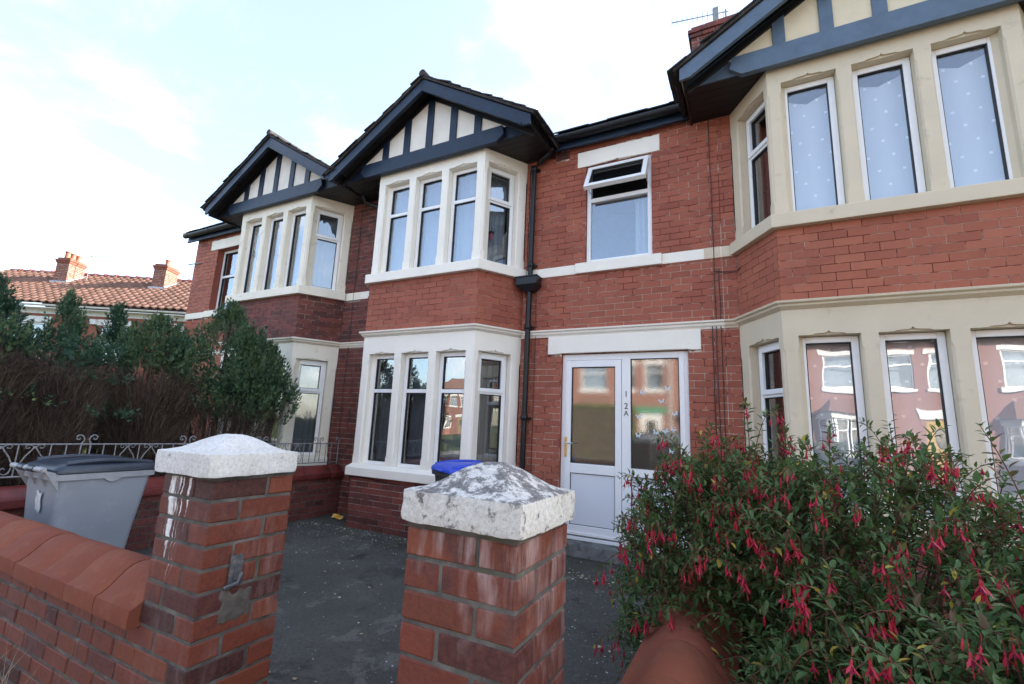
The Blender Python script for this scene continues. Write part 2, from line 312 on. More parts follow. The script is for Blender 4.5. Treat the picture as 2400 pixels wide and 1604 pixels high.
# ------------------------------------------------------------------ object helpers
WM = {}                                   # world matrix of every object made here
def link(o, parent=None, world=None):
    COL.objects.link(o)
    world = world or Matrix.Identity(4)
    if parent is not None:
        o.parent = parent; o.matrix_parent_inverse = WM[parent.name].inverted()
    o.matrix_basis = world; WM[o.name] = world
    return o
def tag(o, label=None, cat=None, group=None, kind=None):
    if label: o['label'] = label
    if cat: o['category'] = cat
    if group: o['group'] = group
    if kind: o['kind'] = kind
    return o
def thing(name, label, cat, loc=(0, 0, 0), rz=0, group=None):
    o = bpy.data.objects.new(name, None); o.empty_display_size = 0.2
    link(o, None, Matrix.Translation(loc) @ Matrix.Rotation(rz, 4, 'Z'))
    return tag(o, label, cat, group)
def mesh_obj(name, mesh, mat, parent=None, world=None):
    o = bpy.data.objects.new(name, mesh)
    if mat and not mesh.materials: mesh.materials.append(M[mat])
    return link(o, parent, world)

class MB:
    def __init__(s): s.v = []; s.f = []; s.r = []
    def add(s, vs, fs, r=None):
        b = len(s.v); s.v += [tuple(x) for x in vs]; s.f += [tuple(i + b for i in f) for f in fs]
        s.r += [random.random() if r is None else r] * len(fs)
    BF = [(0, 3, 2, 1), (4, 5, 6, 7), (0, 1, 5, 4), (1, 2, 6, 5), (2, 3, 7, 6), (3, 0, 4, 7)]
    def box(s, x0, x1, y0, y1, z0, z1):
        s.add([(x0, y0, z0), (x1, y0, z0), (x1, y1, z0), (x0, y1, z0), (x0, y0, z1), (x1, y0, z1), (x1, y1, z1), (x0, y1, z1)], s.BF); return s
    def obox(s, F, u0, u1, n0, n1, z0, z1):     # box in a wall frame F; n counted outwards
        P = [F(u, n, z) for z in (z0, z1) for u, n in ((u0, n1), (u1, n1), (u1, n0), (u0, n0))]
        s.add(P, s.BF); return s
    def prism(s, F, poly, n0, n1):             # polygon (u,z), counter-clockwise seen from outside
        k = len(poly); P = [F(u, n1, z) for u, z in poly] + [F(u, n0, z) for u, z in poly]
        fs = [tuple(range(k)), tuple(range(2 * k - 1, k - 1, -1))] + [(i, i + k, (i + 1) % k + k, (i + 1) % k) for i in range(k)]
        s.add(P, fs); return s
    def tube(s, path, r, sides=6, cap=True):
        path = [Vector(p) for p in path]; rings = []; up = Vector((0.013, 0.021, 1))
        for i, p in enumerate(path):
            d = (path[min(i + 1, len(path) - 1)] - path[max(i - 1, 0)]).normalized()
            a = d.cross(up)
            if a.length < 0.05: a = d.cross(Vector((1, 0.03, 0)))
            a.normalize(); b = a.cross(d); rr = r[i] if hasattr(r, '__len__') else r
            rings.append([p + a * (rr * math.cos(2 * math.pi * k / sides)) + b * (rr * math.sin(2 * math.pi * k / sides)) for k in range(sides)])
        vs = [v for ring in rings for v in ring]; fs = []
        for i in range(len(path) - 1):
            for k in range(sides):
                k2 = (k + 1) % sides; fs.append((i * sides + k, i * sides + k2, (i + 1) * sides + k2, (i + 1) * sides + k))
        if cap: fs.append(tuple(range(sides - 1, -1, -1))); fs.append(tuple((len(path) - 1) * sides + k for k in range(sides)))
        s.add(vs, fs); return s
    def loft(s, secs, cap=True):
        k = len(secs[0]); vs = [v for q in secs for v in q]; fs = []
        for i in range(len(secs) - 1):
            for j in range(k):
                j2 = (j + 1) % k; fs.append((i * k + j, i * k + j2, (i + 1) * k + j2, (i + 1) * k + j))
        if cap: fs.append(tuple(range(k - 1, -1, -1))); fs.append(tuple((len(secs) - 1) * k + j for j in range(k)))
        s.add(vs, fs); return s
    def sweep(s, path, prof):                   # path in plan (x,y), outside on the right hand; prof = (offset out, z)
        n = len(path); secs = []
        for i in range(n):
            def nor(a, b):
                d = Vector((b[0] - a[0], b[1] - a[1])).normalized(); return Vector((d.y, -d.x))
            if i == 0: m = nor(path[0], path[1]); sc = 1
            elif i == n - 1: m = nor(path[-2], path[-1]); sc = 1
            else:
                a, b = nor(path[i - 1], path[i]), nor(path[i], path[i + 1]); m = (a + b).normalized(); sc = 1 / m.dot(a)
            secs.append([(path[i][0] + m.x * o * sc, path[i][1] + m.y * o * sc, z) for o, z in prof])
        s.loft(secs); return s
    def mesh(s, name, smooth=False, rnd=False):
        me = bpy.data.meshes.new(name); me.from_pydata(s.v, [], s.f)
        if rnd:
            at = me.attributes.new('rnd', 'FLOAT', 'FACE'); at.data.foreach_set('value', s.r)
        bm = bmesh.new(); bm.from_mesh(me); bmesh.ops.recalc_face_normals(bm, faces=bm.faces); bm.to_mesh(me); bm.free()
        if smooth: me.polygons.foreach_set('use_smooth', [True] * len(me.polygons))
        return me
    def build(s, name, mat, parent=None, bevel=0, smooth=False, rnd=False, world=None):
        o = mesh_obj(name, s.mesh(name, smooth, rnd), mat, parent, world)
        if bevel:
            b = o.modifiers.new('bevel', 'BEVEL'); b.width = bevel; b.segments = 2; b.limit_method = 'ANGLE'; b.angle_limit = rad(35); b.harden_normals = False
        if smooth: 
            try: o.data.set_sharp_from_angle(angle=rad(40))
            except Exception: pass
        return o

def frame(p0, p1):
    """wall frame: u from p0 to p1 in plan, n outwards (right of travel), z up"""
    d = Vector((p1[0] - p0[0], p1[1] - p0[1])); L = d.length; d.normalize(); n = Vector((d.y, -d.x))
    def F(u, nn, z): return (p0[0] + d.x * u + n.x * nn, p0[1] + d.y * u + n.y * nn, z)
    F.L = L; F.u = d; F.n = n; F.p0 = p0
    return F

def proj_area(c, w, h, nrm):
    d = Vector(c) - Vector((0, 0, CAM_H)); z = d.dot(CF)
    if z < 0.1: return 0
    x = d.dot(CR) / z * FPX; y = d.dot(CU) / z * FPX
    if abs(x) > 1240 or abs(y) > 842: return 0
    return w * h * max(0.02, -nrm.dot(d.normalized())) * FPX * FPX / d.length_squared

def bevel_box_mesh(name, sx, sy, sz, w, seed, jit=0.0012):
    bm = bmesh.new(); bmesh.ops.create_cube(bm, size=1)
    for v in bm.verts: v.co = Vector((v.co.x * sx, v.co.y * sy, v.co.z * sz))
    bmesh.ops.bevel(bm, geom=list(bm.edges), offset=w, segments=1, profile=0.7, affect='EDGES')
    r = random.Random(seed)
    for v in bm.verts: v.co += Vector((r.uniform(-jit, jit), r.uniform(-jit, jit), r.uniform(-jit, jit)))
    me = bpy.data.meshes.new(name); bm.to_mesh(me); bm.free(); return me

UNIT = MB().box(-.5, .5, -.5, .5, -.5, .5)
def brick_positions(F, L, z0, z1, holes, course, mod, phase=0.0, bond='stretcher', joint=0.006, depth=0.10, u_off=0.0, jit=0.0012):
    """list of (centre, size, frame): bricks of a wall face, cut at openings"""
    out = []; n = int(math.ceil((z1 - z0) / course - 0.35)); ch = (z1 - z0) / max(n, 1)
    for i in range(n):
        za, zb = z0 + i * ch, z0 + (i + 1) * ch
        if bond == 'stretcher': seq = [mod]; start = -(phase + (mod / 2 if i % 2 else 0)) % mod - mod
        elif bond == 'flemish': seq = [mod, mod / 2]; start = -(phase + (mod * 0.75 if i % 2 else 0)) % (1.5 * mod) - 1.5 * mod
        elif bond == 'garden':
            seq = [mod / 2] if i % 4 == 1 else [mod]; start = -(phase + (mod / 2 if i % 2 else 0)) % mod - mod
        elif bond == 'mixed': seq = None; start = -mod * random.random()
        u = start; k = 0; cuts = []
        while u < L:
            w = seq[k % len(seq)] if seq else random.choice((mod, mod, mod, mod / 2, mod * .75)); k += 1
            a, b = max(u, 0), min(u + w, L); u += w
            if b - a > 0.02: cuts.append((a, b))
        for a, b in cuts:
            segs = [(a, b)]
            for (h0, h1, k0, k1) in holes:
                if zb - ch * 0.3 <= k0 or za + ch * 0.3 >= k1: continue
                ns = []
                for p, q in segs:
                    if q <= h0 or p >= h1: ns.append((p, q)); continue
                    if p < h0 - 0.012: ns.append((p, h0))
                    if q > h1 + 0.012: ns.append((h1, q))
                segs = ns
            for p, q in segs:
                fr = random.uniform(-jit, jit)
                out.append((F((p + q) / 2, fr - depth / 2, (za + zb) / 2), (q - p - joint, depth, ch - joint), F))
    return out

def lay_bricks(parent, bricks, mat, name='brick', limit=300, near=False):
    """the largest in view become objects of their own, the rest one joined part"""
    sc = sorted(range(len(bricks)), key=lambda i: -proj_area(bricks[i][0], bricks[i][1][0], bricks[i][1][2], Vector((*bricks[i][2].n, 0))))
    single = [i for i in sc[:limit] if proj_area(bricks[i][0], bricks[i][1][0], bricks[i][1][2], Vector((*bricks[i][2].n, 0))) > 8]
    cache = {}
    for i in single:
        c, sz, F = bricks[i][:3]; mt = bricks[i][3] if len(bricks[i]) > 3 else mat
        ang = math.atan2(F.u.y, F.u.x)
        if near:
            key = (round(sz[0], 3), round(sz[2], 3), mt, random.randrange(3))
            if key not in cache:
                cache[key] = bevel_box_mesh(name, sz[0], sz[1], sz[2], 0.0045, len(cache)); cache[key].materials.append(M[mt])
            w = Matrix.Translation(c) @ Matrix.Rotation(ang + random.uniform(-.006, .006), 4, 'Z') @ Matrix.Rotation(random.uniform(-.006, .006), 4, 'Y')
        else:
            key = mt
            if key not in cache:
                cache[key] = UNIT.mesh(name); cache[key].materials.append(M[mt])
            w = Matrix.Translation(c) @ Matrix.Rotation(ang, 4, 'Z') @ Matrix.Diagonal((*sz, 1))
        mesh_obj(name, cache[key], None, parent, w)
    rest = {}
    ss = set(single)
    for i in range(len(bricks)):
        if i in ss: continue
        c, sz, F = bricks[i][:3]; mt = bricks[i][3] if len(bricks[i]) > 3 else mat
        m = rest.setdefault(mt, MB()); cu = Vector(c)
        u = Vector((F.u.x, F.u.y, 0)) * (sz[0] / 2); n = Vector((F.n.x, F.n.y, 0)) * (sz[1] / 2); z = Vector((0, 0, sz[2] / 2))
        P = [cu + k * z + a * u + b * n for k in (-1, 1) for a, b in ((-1, 1), (1, 1), (1, -1), (-1, -1))]
        m.add(P, MB.BF)
    for mt, m in rest.items():
        tag(m.build(name + '_field', mt, parent, rnd=True), kind='stuff')

def backing(m, F, L, z0, z1, holes, n=-0.006, reveal=0.0, rm=None):
    us = sorted({0, L, *[min(max(h[0], 0), L) for h in holes], *[min(max(h[1], 0), L) for h in holes]}); zs = sorted({z0, z1, *[min(max(h[2], z0), z1) for h in holes], *[min(max(h[3], z0), z1) for h in holes]})
    for a, b in zip(us, us[1:]):
        for c, d in zip(zs, zs[1:]):
            if b - a < 1e-5 or d - c < 1e-5: continue
            mu, mz = (a + b) / 2, (c + d) / 2
            if any(h[0] < mu < h[1] and h[2] < mz < h[3] for h in holes): continue
            m.add([F(a, n, c), F(b, n, c), F(b, n, d), F(a, n, d)], [(0, 1, 2, 3)])
    if reveal:
        for h in holes:
            a, b, c, d = h; r = -reveal; q_ = MB()
            if rm is not None: rm.append(q_)
            for P in ([F(a, n, c), F(a, r, c), F(a, r, d), F(a, n, d)], [F(b, n, c), F(b, n, d), F(b, r, d), F(b, r, c)], [F(a, n, d), F(a, r, d), F(b, r, d), F(b, n, d)], [F(a, n, c), F(b, n, c), F(b, r, c), F(a, r, c)]):
                (m if rm is None else q_).add(P, [(0, 1, 2, 3)])
# ================================================================== setting
def sheet(name, mat, x0, x1, y0, y1, z, sub=1):
    m = MB()
    m.add([(x0, y0, z), (x1, y0, z), (x1, y1, z), (x0, y1, z)], [(0, 1, 2, 3)])
    return tag(m.build(name, mat), kind='structure')
sheet('ground', 'grass_ground', -900, 900, -900, 900, -0.02)
sheet('driveway', 'asphalt', -5.86, -0.2, 1.06, 5.7, 0.0)
sheet('garden_soil', 'soil', -0.2, 6.5, 1.06, 5.7, 0.02)
sheet('garden_lawn', 'soil', -11.4, -5.86, 1.06, 5.7, 0.01)
sheet('pavement', 'paving', -60, 40, -1.6, 1.06, -0.006)
sheet('road', 'road', -60, 40, -8.6, -1.6, -0.012)
sheet('opposite_pavement', 'paving', -60, 40, -10.8, -8.6, -0.006)
m = MB(); m.box(-60, 40, -1.72, -1.6, -0.02, 0.004); m.box(-60, 40, -8.6, -8.48, -0.02, 0.004)
tag(m.build('kerb', 'concrete', bevel=0.01), kind='structure')

# ================================================================== windows
def window(parent, F, a, b, z0, z1, n_face=-0.10, transom=None, sash=None, fw=0.055, name='window', mat='upvc', glass_mat='glass', sash_all=False):
    """outer frame as the part; transom, sashes and panes are sub-parts. F wall frame, opening a..b, z0..z1"""
    g = 0.004; a += g; b -= g; z1 -= g; dp = 0.07; nf, nb = n_face, n_face - dp
    m = MB(); m.obox(F, a, a + fw, nb, nf, z0, z1); m.obox(F, b - fw, b, nb, nf, z0, z1)
    m.obox(F, a + fw, b - fw, nb, nf, z1 - fw, z1); m.obox(F, a + fw, b - fw, nb, nf, z0, z0 + fw)
    w = m.build(name, mat, parent, bevel=0.004)
    cells = [(z0 + fw, z1 - fw)]
    if transom:
        tw = 0.05
        MB().obox(F, a + fw, b - fw, nb + 0.002, nf - 0.002, transom - tw / 2, transom + tw / 2).build('transom', mat, w, bevel=0.003)
        cells = [(z0 + fw, transom - tw / 2), (transom + tw / 2, z1 - fw)]
    for i, (c, d) in enumerate(cells):
        ins = 0.0
        if sash_all or (sash == 'top' and i == len(cells) - 1):
            sw = 0.05; so = 0.018; ov = 0.022; s_ = MB()
            A, B, C, D = a + fw - ov, b - fw + ov, c - ov, d + ov
            s_.obox(F, A, A + sw, nf - 0.02, nf + so, C, D); s_.obox(F, B - sw, B, nf - 0.02, nf + so, C, D)
            s_.obox(F, A + sw, B - sw, nf - 0.02, nf + so, D - sw, D); s_.obox(F, A + sw, B - sw, nf - 0.02, nf + so, C, C + sw)
            s_.build('sash', mat, w, bevel=0.005); ins = sw - ov
        e = 0.008
        gk = MB(); A, B, C, D = a + fw + ins, b - fw - ins, c + ins, d - ins     # dark gasket round the pane
        gk.obox(F, A, A + e, nb + 0.02, nf - 0.012, C, D); gk.obox(F, B - e, B, nb + 0.02, nf - 0.012, C, D); gk.obox(F, A + e, B - e, nb + 0.02, nf - 0.012, D - e, D); gk.obox(F, A + e, B - e, nb + 0.02, nf - 0.012, C, C + e)
        gk.build('gasket', 'rubber', w)
        MB().obox(F, A, B, nf - 0.038, nf - 0.032, C, D).build('pane', glass_mat, w)
    return w

def blind(F, a, b, z0, z1, n, mat, label, slat=0.089, group=None, name='vertical_blind', tilt=22, rail=True):
    """vertical slat blind: head rail and hanging slats"""
    c = F((a + b) / 2, n, z0)
    t_ = thing(name, label, 'blind', c, 0, group)
    if rail: MB().obox(F, a + .01, b - .01, n - .03, n + .02, z1 - .04, z1).build('head_rail', 'white_trim', t_)
    k = max(2, int(round((b - a - .02) / (slat * .92)))); st = (b - a - .02) / k
    ang = math.atan2(F.u.y, F.u.x); me = None
    for i in range(k):
        if me is None:
            me = MB(); pr = [(-slat / 2, 0.0), (-slat / 4, -.004), (0, -.005), (slat / 4, -.004), (slat / 2, 0.0)]
            v = [(x, y, z) for z in (z0 - z1 + .045, -.04) for x, y in pr]
            me.add(v, [(j, j + 1, j + 6, j + 5) for j in range(4)]); me = me.mesh('slat', True); me.materials.append(M[mat])
        p = F(a + .01 + st * (i + .5), n, z1)
        mesh_obj('slat', me, None, t_, Matrix.Translation(p) @ Matrix.Rotation(ang + rad(tilt + random.uniform(-4, 4)), 4, 'Z'))
    return t_

def curtain(F, a, b, z0, z1, n, mat, label, group=None, amp=0.012, nwave=5, sag=0.0):
    m = MB(); nu, nz = 40, 14; o = F(0, 0, 0)
    c = Vector(F(a, n, z0)); ang = math.atan2(F.u.y, F.u.x)
    vs = []
    for j in range(nz + 1):
        for i in range(nu + 1):
            u, v = i / nu, j / nz
            y = amp * math.sin(u * nwave * 6.28 + .6 * math.sin(v * 3)) + .008 * mnoise.noise(Vector((u * 3, v * 4, a * 7)))
            zt = (z1 - z0) - sag * (1 - abs(2 * u - 1)) * (v ** 4)
            vs.append((u * (b - a), y, v * zt))
    m.add(vs, [(j * (nu + 1) + i, j * (nu + 1) + i + 1, (j + 1) * (nu + 1) + i + 1, (j + 1) * (nu + 1) + i) for j in range(nz) for i in range(nu)])
    me = m.mesh('curtain', True)
    o = mesh_obj('curtain', me, mat, None, Matrix.Translation(c) @ Matrix.Rotation(ang, 4, 'Z'))
    return tag(o, label, 'curtain', group)

# ================================================================== terraced houses
YW, YB = 5.5, 4.9
COURSE, MOD = 0.0755 * 1.085, 0.225
Z = dict(sill0=.69, sill1=.845, head0=2.38, head1=2.63, corn1=2.72, sb0=3.44, sb1=3.60, hd0=5.03, hd1=5.21)

def ogee(a, b, z):
    w = b - a; m_ = (a + b) / 2
    L_ = [(a, z), (a + .22 * w, z), (a + .27 * w, z + .011), (m_ - .09 * w, z + .014), (m_ - .03 * w, z + .020), (m_, z + .037)]
    return L_ + [(2 * m_ - x, zz) for x, zz in reversed(L_[:-1])]

def pier(m, F, a, b, z0, z1, depth=.2, ch=.028):
    """stone pier with stopped chamfers on its front arrises"""
    secs = []
    for z, c in ((z0, .002), (z0 + .10, .002), (z0 + .145, ch), (z1 - .145, ch), (z1 - .10, .002), (z1, .002)):
        secs.append([F(a, -depth, z), F(b, -depth, z), F(b, -c, z), F(b - c, 0, z), F(a + c, 0, z), F(a, -c, z)])
    m.loft(secs)

def bay_stone(h, F, ops, z0, z1, z2, mat):
    L = F.L; edges = [0] + [e for o in ops for e in o] + [L]
    for a, b in zip(edges[::2], edges[1::2]):
        m = MB(); pier(m, F, a, b, z0, z1, ch=.016 if b - a < .2 else .008); m.build('stone_pier' if (a == 0 or b == L) else 'mullion', mat, h, bevel=.003)
    pl = [(0, z2), (0, z1)]
    for a, b in ops: pl += ogee(a, b, z1)
    pl += [(L, z1), (L, z2)]
    m = MB(); m.prism(F, pl, -.022, 0); m.obox(F, 0, L, -.2, -.022, z1 + .0005, z2)
    m.build('stone_head', mat, h)

def house(name, label, cx, wl, wr, half, loc, stone, timber, panel, opts):
    h = thing(name, label, 'house', loc)
    xL, xR = cx - .95, cx + .95; cw = .365
    path = [(xL - cw, YW), (xL, YB), (xR, YB), (xR + cw, YW)]
    Fl, Ff, Fr = frame(path[0], path[1]), frame(path[1], path[2]), frame(path[2], path[3])
    fops = [(.125, .592), (.717, 1.183), (1.308, 1.775)]
    sop = [(.065, .555)]; lop = [(Fl.L - .555, Fl.L - .065)]
    bricks = []; wall = MB(); plinth = MB(); strip = MB(); rev = []
    # bay brickwork
    for F, ph in ((Fl, .05), (Ff, .0), (Fr, .11)):
        b1 = brick_positions(F, F.L, 0.0, Z['sill0'], [], COURSE, MOD, ph, joint=.009, jit=.0006)
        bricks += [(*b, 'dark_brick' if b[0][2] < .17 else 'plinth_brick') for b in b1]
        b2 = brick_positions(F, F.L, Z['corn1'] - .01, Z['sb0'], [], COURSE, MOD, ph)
        bricks += [(*b, opts.get('brick', 'house_brick')) for b in b2]
        backing(plinth, F, F.L, 0, Z['sill0'] + .02, []); backing(wall, F, F.L, Z['head1'], Z['sb0'] + .02, [])
    # main wall to each side of the bay
    wallL = frame((wl, YW), (xL - cw, YW)); wallR = frame((xR + cw, YW), (wr, YW))
    zt = 5.36
    hl, hr = opts.get('holesL', []), opts.get('holesR', [])       # openings in wall coordinates (x0,x1,z0,z1)
    for F, hs, mt in ((wallL, hl, opts.get('brickL', opts.get('brick', 'house_brick'))), (wallR, hr, opts.get('brick', 'house_brick'))):
        ho = [(x0 - F.p0[0], x1 - F.p0[0], z0, z1) for x0, x1, z0, z1 in hs]
        extra = [(x0 - F.p0[0], x1 - F.p0[0], z0, z1) for x0, x1, z0, z1 in opts.get('cover', [])]
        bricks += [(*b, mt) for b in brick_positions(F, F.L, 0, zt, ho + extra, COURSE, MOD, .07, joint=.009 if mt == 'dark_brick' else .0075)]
        backing(strip if mt == 'dark_brick' else wall, F, F.L, 0, zt, ho, reveal=.13 if ho else 0, rm=rev)
    wo = wall.build('wall', 'house_mortar', h)
    plinth.build('plinth_wall', 'pale_mortar', h)
    for q_ in rev: q_.build('brick_reveal', 'house_brick', h)
    if strip.v: strip.build('wall_strip', 'pale_mortar', h)
    lay_bricks(wo, bricks, 'house_brick')
    # stone bay, two storeys
    for F, ops in ((Fl, lop), (Ff, fops), (Fr, sop)):
        bay_stone(h, F, ops, Z['sill1'], Z['head0'], Z['head1'], stone if not opts.get('stone_low') else opts['stone_low'])
        bay_stone(h, F, ops, Z['sb1'], Z['hd0'], Z['hd1'], stone)
    lowm = opts.get('stone_low') or stone
    MB().sweep(path, [(.075, .69), (.075, .80), (.0, .846), (-.2, .846), (-.2, .69)]).build('stone_sill', lowm, h, bevel=.006)
    MB().sweep(path, [(.07, 3.44), (.07, 3.575), (.0, 3.602), (-.2, 3.602), (-.2, 3.44)]).build('stone_sill', stone, h, bevel=.006)
    MB().sweep(path, [(.004, 2.628), (.02, 2.640), (.045, 2.655), (.05, 2.672), (.075, 2.684), (.08, 2.704), (.01, 2.722), (-.1, 2.722), (-.1, 2.628)]).build('cornice', lowm, h, bevel=.003)
    # string courses on the flat wall
    for F in (wallL, wallR):
        if F.L < .05: continue
        x0 = F.p0[0]
        MB().obox(F, .0, F.L, -.02, .012, 3.44, 3.57).build('string_course', stone, h, bevel=.004)
        MB().sweep([F.p0, (x0 + F.L, YW)], [(.004, 2.612), (.012, 2.63), (.03, 2.65), (.035, 2.672), (.055, 2.684), (.058, 2.702), (.0, 2.714), (-.02, 2.714), (-.02, 2.612)]).build('cornice', lowm, h)
    # windows of the bay
    wt = opts['win']
    for i, (a, b) in enumerate(fops):
        window(h, Ff, a, b, Z['sill1'] - .012, Z['head0'], transom=wt.get('lt'), sash=None, sash_all=wt.get('lall', False))
        window(h, Ff, a, b, Z['sb1'] - .012, Z['hd0'], transom=wt.get('ut'), sash=None, sash_all=wt.get('uall', False))
    for F, (a, b) in ((Fl, lop[0]), (Fr, sop[0])):
        window(h, F, a, b, Z['sill1'] - .012, Z['head0'], transom=1.86, sash='top')
        window(h, F, a, b, Z['sb1'] - .012, Z['hd0'], transom=4.52, sash='top')
    # gable
    g = frame((cx, 4.85), (cx + 1, 4.85)); sl = .62; top = 6.38; zb = 5.40
    aT = 6.20
    MB().prism(g, [(-half + .02, 5.22), (half - .02, 5.22), (half - .02, top - sl * half - .02), (0, top - .07), (-half + .02, top - sl * half - .02)], -.06, 0.0).build('gable_wall', timber, h)
    pc = [-.82, -.41, .01, .435, .85]; pw = .058
    xs = [-(aT - zb) / sl] + [e for c in pc for e in (c - pw, c + pw)] + [(aT - zb) / sl]
    for a, b in zip(xs[::2], xs[1::2]):
        f = lambda x: aT - sl * abs(x)
        pl = [(a, zb), (b, zb), (b, f(b))] + ([(0, aT)] if a < 0 < b else []) + [(a, f(a))]
        pl = [p for i, p in enumerate(pl) if i == 0 or (abs(p[0] - pl[i - 1][0]) + abs(p[1] - pl[i - 1][1])) > 1e-4]
        if abs(pl[-1][0] - pl[0][0]) + abs(pl[-1][1] - pl[0][1]) < 1e-4: pl.pop()
        MB().prism(g, pl, .001, .012).build('gable_panel', panel, h)
    for c in pc:
        f = lambda x: aT + .02 - sl * abs(x)
        MB().prism(g, [(c - pw, zb - .02), (c + pw, zb - .02), (c + pw, f(c + pw)), (c - pw, f(c - pw))], .001, .035).build('gable_post', timber, h, bevel=.004)
    for s in (-1, 1):
        q = [(0, aT), (0, top - .09), (s * (half - .06), top - .09 - sl * (half - .06)), (s * (half - .06), aT - sl * (half - .06))]
        MB().prism(g, q if s < 0 else q[::-1], .001, .03).build('rake_board', 'soffit_black_rake_shade', h, bevel=.004)  # dark blue timber in reality; the black paints in shade under the overhang
    r0 = 1.28
    MB().prism(g, [(-r0 + .10, 5.175), (r0 - .10, 5.175), (r0 + .01, 5.27), (r0 - .02, 5.40), (-r0 + .02, 5.40), (-r0 - .01, 5.27)], -.005, .06).build('gable_rail', timber, h, bevel=.006)
    # barge boards, with the moulded strip along their lower edge
    gb = frame((cx, 4.60), (cx + 1, 4.60)); bd = .195; e = half
    for s in (-1, 1):
        f = lambda x: top - sl * x
        q = [(0, f(0)), (0, f(0) - bd), (s * (e - .12), f(e - .12) - bd), (s * e, f(e) - bd + .06), (s * e, f(e))]
        bo = MB().prism(gb, q if s < 0 else q[::-1], -.035, 0).build('barge_board', timber, h, bevel=.004)
        q = [(0, f(0) - bd + .035), (0, f(0) - bd), (s * (e - .12), f(e - .12) - bd), (s * (e - .12), f(e - .12) - bd + .035)]
        MB().prism(gb, q if s < 0 else q[::-1], .0, .014).build('barge_moulding', timber, bo, bevel=.003)
    # soffit boards and eaves at the sides of the gable
    for s in (-1, 1):
        x0, x1 = (cx + .55, cx + half - .04) if s > 0 else (cx - half + .04, cx - .55)
        nb = 6
        for i in range(nb):
            ya, yb = 4.87 + i * (YW + .05 - 4.87) / nb, 4.87 + (i + 1) * (YW + .05 - 4.87) / nb - .006
            MB().box(x0, x1, ya, yb, 5.215, 5.232).build('soffit_board', 'soffit_black_rake_shade', h)
        xe = cx + s * (half - .03)
        MB().box(xe - .012, xe + .012, 4.66, 5.6, 5.19, top - sl * (half - .03) - .012).build('eaves_board', 'soffit_black_rake_shade', h)
        # gutter along the side eaves
        gm = MB(); secs = []
        for y in (4.60, 5.45):
            secs.append([(cx + s * (half + .035) + .05 * math.cos(t_), y, 5.325 - (5.45 - y) * 0 + .05 * math.sin(t_)) for t_ in [math.pi + k * math.pi / 8 for k in range(9)]] + [(cx + s * (half + .035) + .042 * math.cos(t_), y, 5.325 + .042 * math.sin(t_)) for t_ in [2 * math.pi - k * math.pi / 8 for k in range(9)]])
        gm.loft(secs); gm.build('gutter', 'gutter_black', h)
    # gable roof slabs and verge tiles
    th = .035
    for s in (-1, 1):
        f = lambda x: top + .01 - sl * x
        P = [(cx, 4.575, f(0)), (cx + s * (half + .06), 4.575, f(half + .06)), (cx + s * (half + .06), 7.6, f(half + .06)), (cx, 7.6, f(0))]
        m = MB(); m.add(P + [(x, y, z + th) for x, y, z in P], [(0, 1, 2, 3), (7, 6, 5, 4), (0, 4, 5, 1), (1, 5, 6, 2), (2, 6, 7, 3), (3, 7, 4, 0)])
        ro = m.build('gable_roof', 'roof_slate', h)
        n_ = 11; me = None
        for i in range(n_):
            x0 = i * (half + .09) / n_; x1 = x0 + (half + .09) / n_ + .03
            for j in range(2 if i < n_ else 1):
                y0 = 4.555 + j * .3
                tt = random.uniform(-.014, .022)
                q = [(cx + s * x0, f(x0) + th - .004), (cx + s * x1, f(x1) + th + .010 + tt), (cx + s * x1, f(x1) + th + .026 + tt), (cx + s * x0, f(x0) + th + .012)]
                Fy = frame((0, y0), (1, y0))
                MB().prism(Fy, q if s < 0 else q, -.29, random.uniform(-.016, .014)).build('verge_tile', 'roof_slate', ro)
    MB().tube([(cx, 4.555, top + .075), (cx, 7.6, top + .075)], .055, 10).build('ridge_tile', 'roof_slate', h, smooth=True)
    # main roof, gutters, fascia
    e0, e1, er, zr = 5.27, 5.40, 9.0, 7.84
    hip = opts.get('hip', 0)
    m = MB(); xl, xr = wl - (.25 if hip else 0), wr
    P = [(xl, e0, e1), (xr, e0, e1), (xr, er, zr), (xl + hip, er, zr)]
    m.add(P, [(0, 1, 2, 3)]); m.add([(xr, 12.7, e1), (xl, 12.7, e1), (xl + hip, er, zr), (xr, er, zr)], [(0, 1, 2, 3)])
    if hip: m.add([(xl, 12.7, e1), (xl, e0, e1), (xl + hip, er, zr)], [(0, 1, 2)])
    ro = m.build('roof', 'roof_slate', h)
    MB().tube([(xl + hip, er, zr + .03), (xr, er, zr + .03)], .08, 8).build('ridge_tile', 'roof_slate', ro, smooth=True)
    for x0, x1 in ((xl, cx - half - .02), (cx + half + .02, xr)):
        if x1 - x0 < .1: continue
        # eaves slates in a row over the gutter
        k = int((x1 - x0) / .27) + 1
        for i in range(k):
            a = x0 + i * (x1 - x0) / k
            MB().add([(0, 0, 0)], []) if False else None
            mm = MB(); yy = 5.255 + random.uniform(-.01, .01); w_ = (x1 - x0) / k - .006
            Q = [(a, yy, e1 + .004), (a + w_, yy, e1 + .004), (a + w_, yy + .32, e1 + .215), (a, yy + .32, e1 + .215)]
            mm.add(Q + [(x, y, z + .016) for x, y, z in Q], MB.BF); mm.build('eaves_tile', 'roof_slate', ro)
        MB().box(x0, x1, 5.405, 5.43, 5.235, 5.405).build('fascia', timber, h, bevel=.004)
        MB().box(x0, x1, 5.392, 5.405, 5.235, 5.262).build('fascia_moulding', timber, h, bevel=.004)
        MB().box(x0, x1, 5.43, 5.52, 5.30, 5.32).build('soffit_board', 'soffit_black_rake_shade', h)
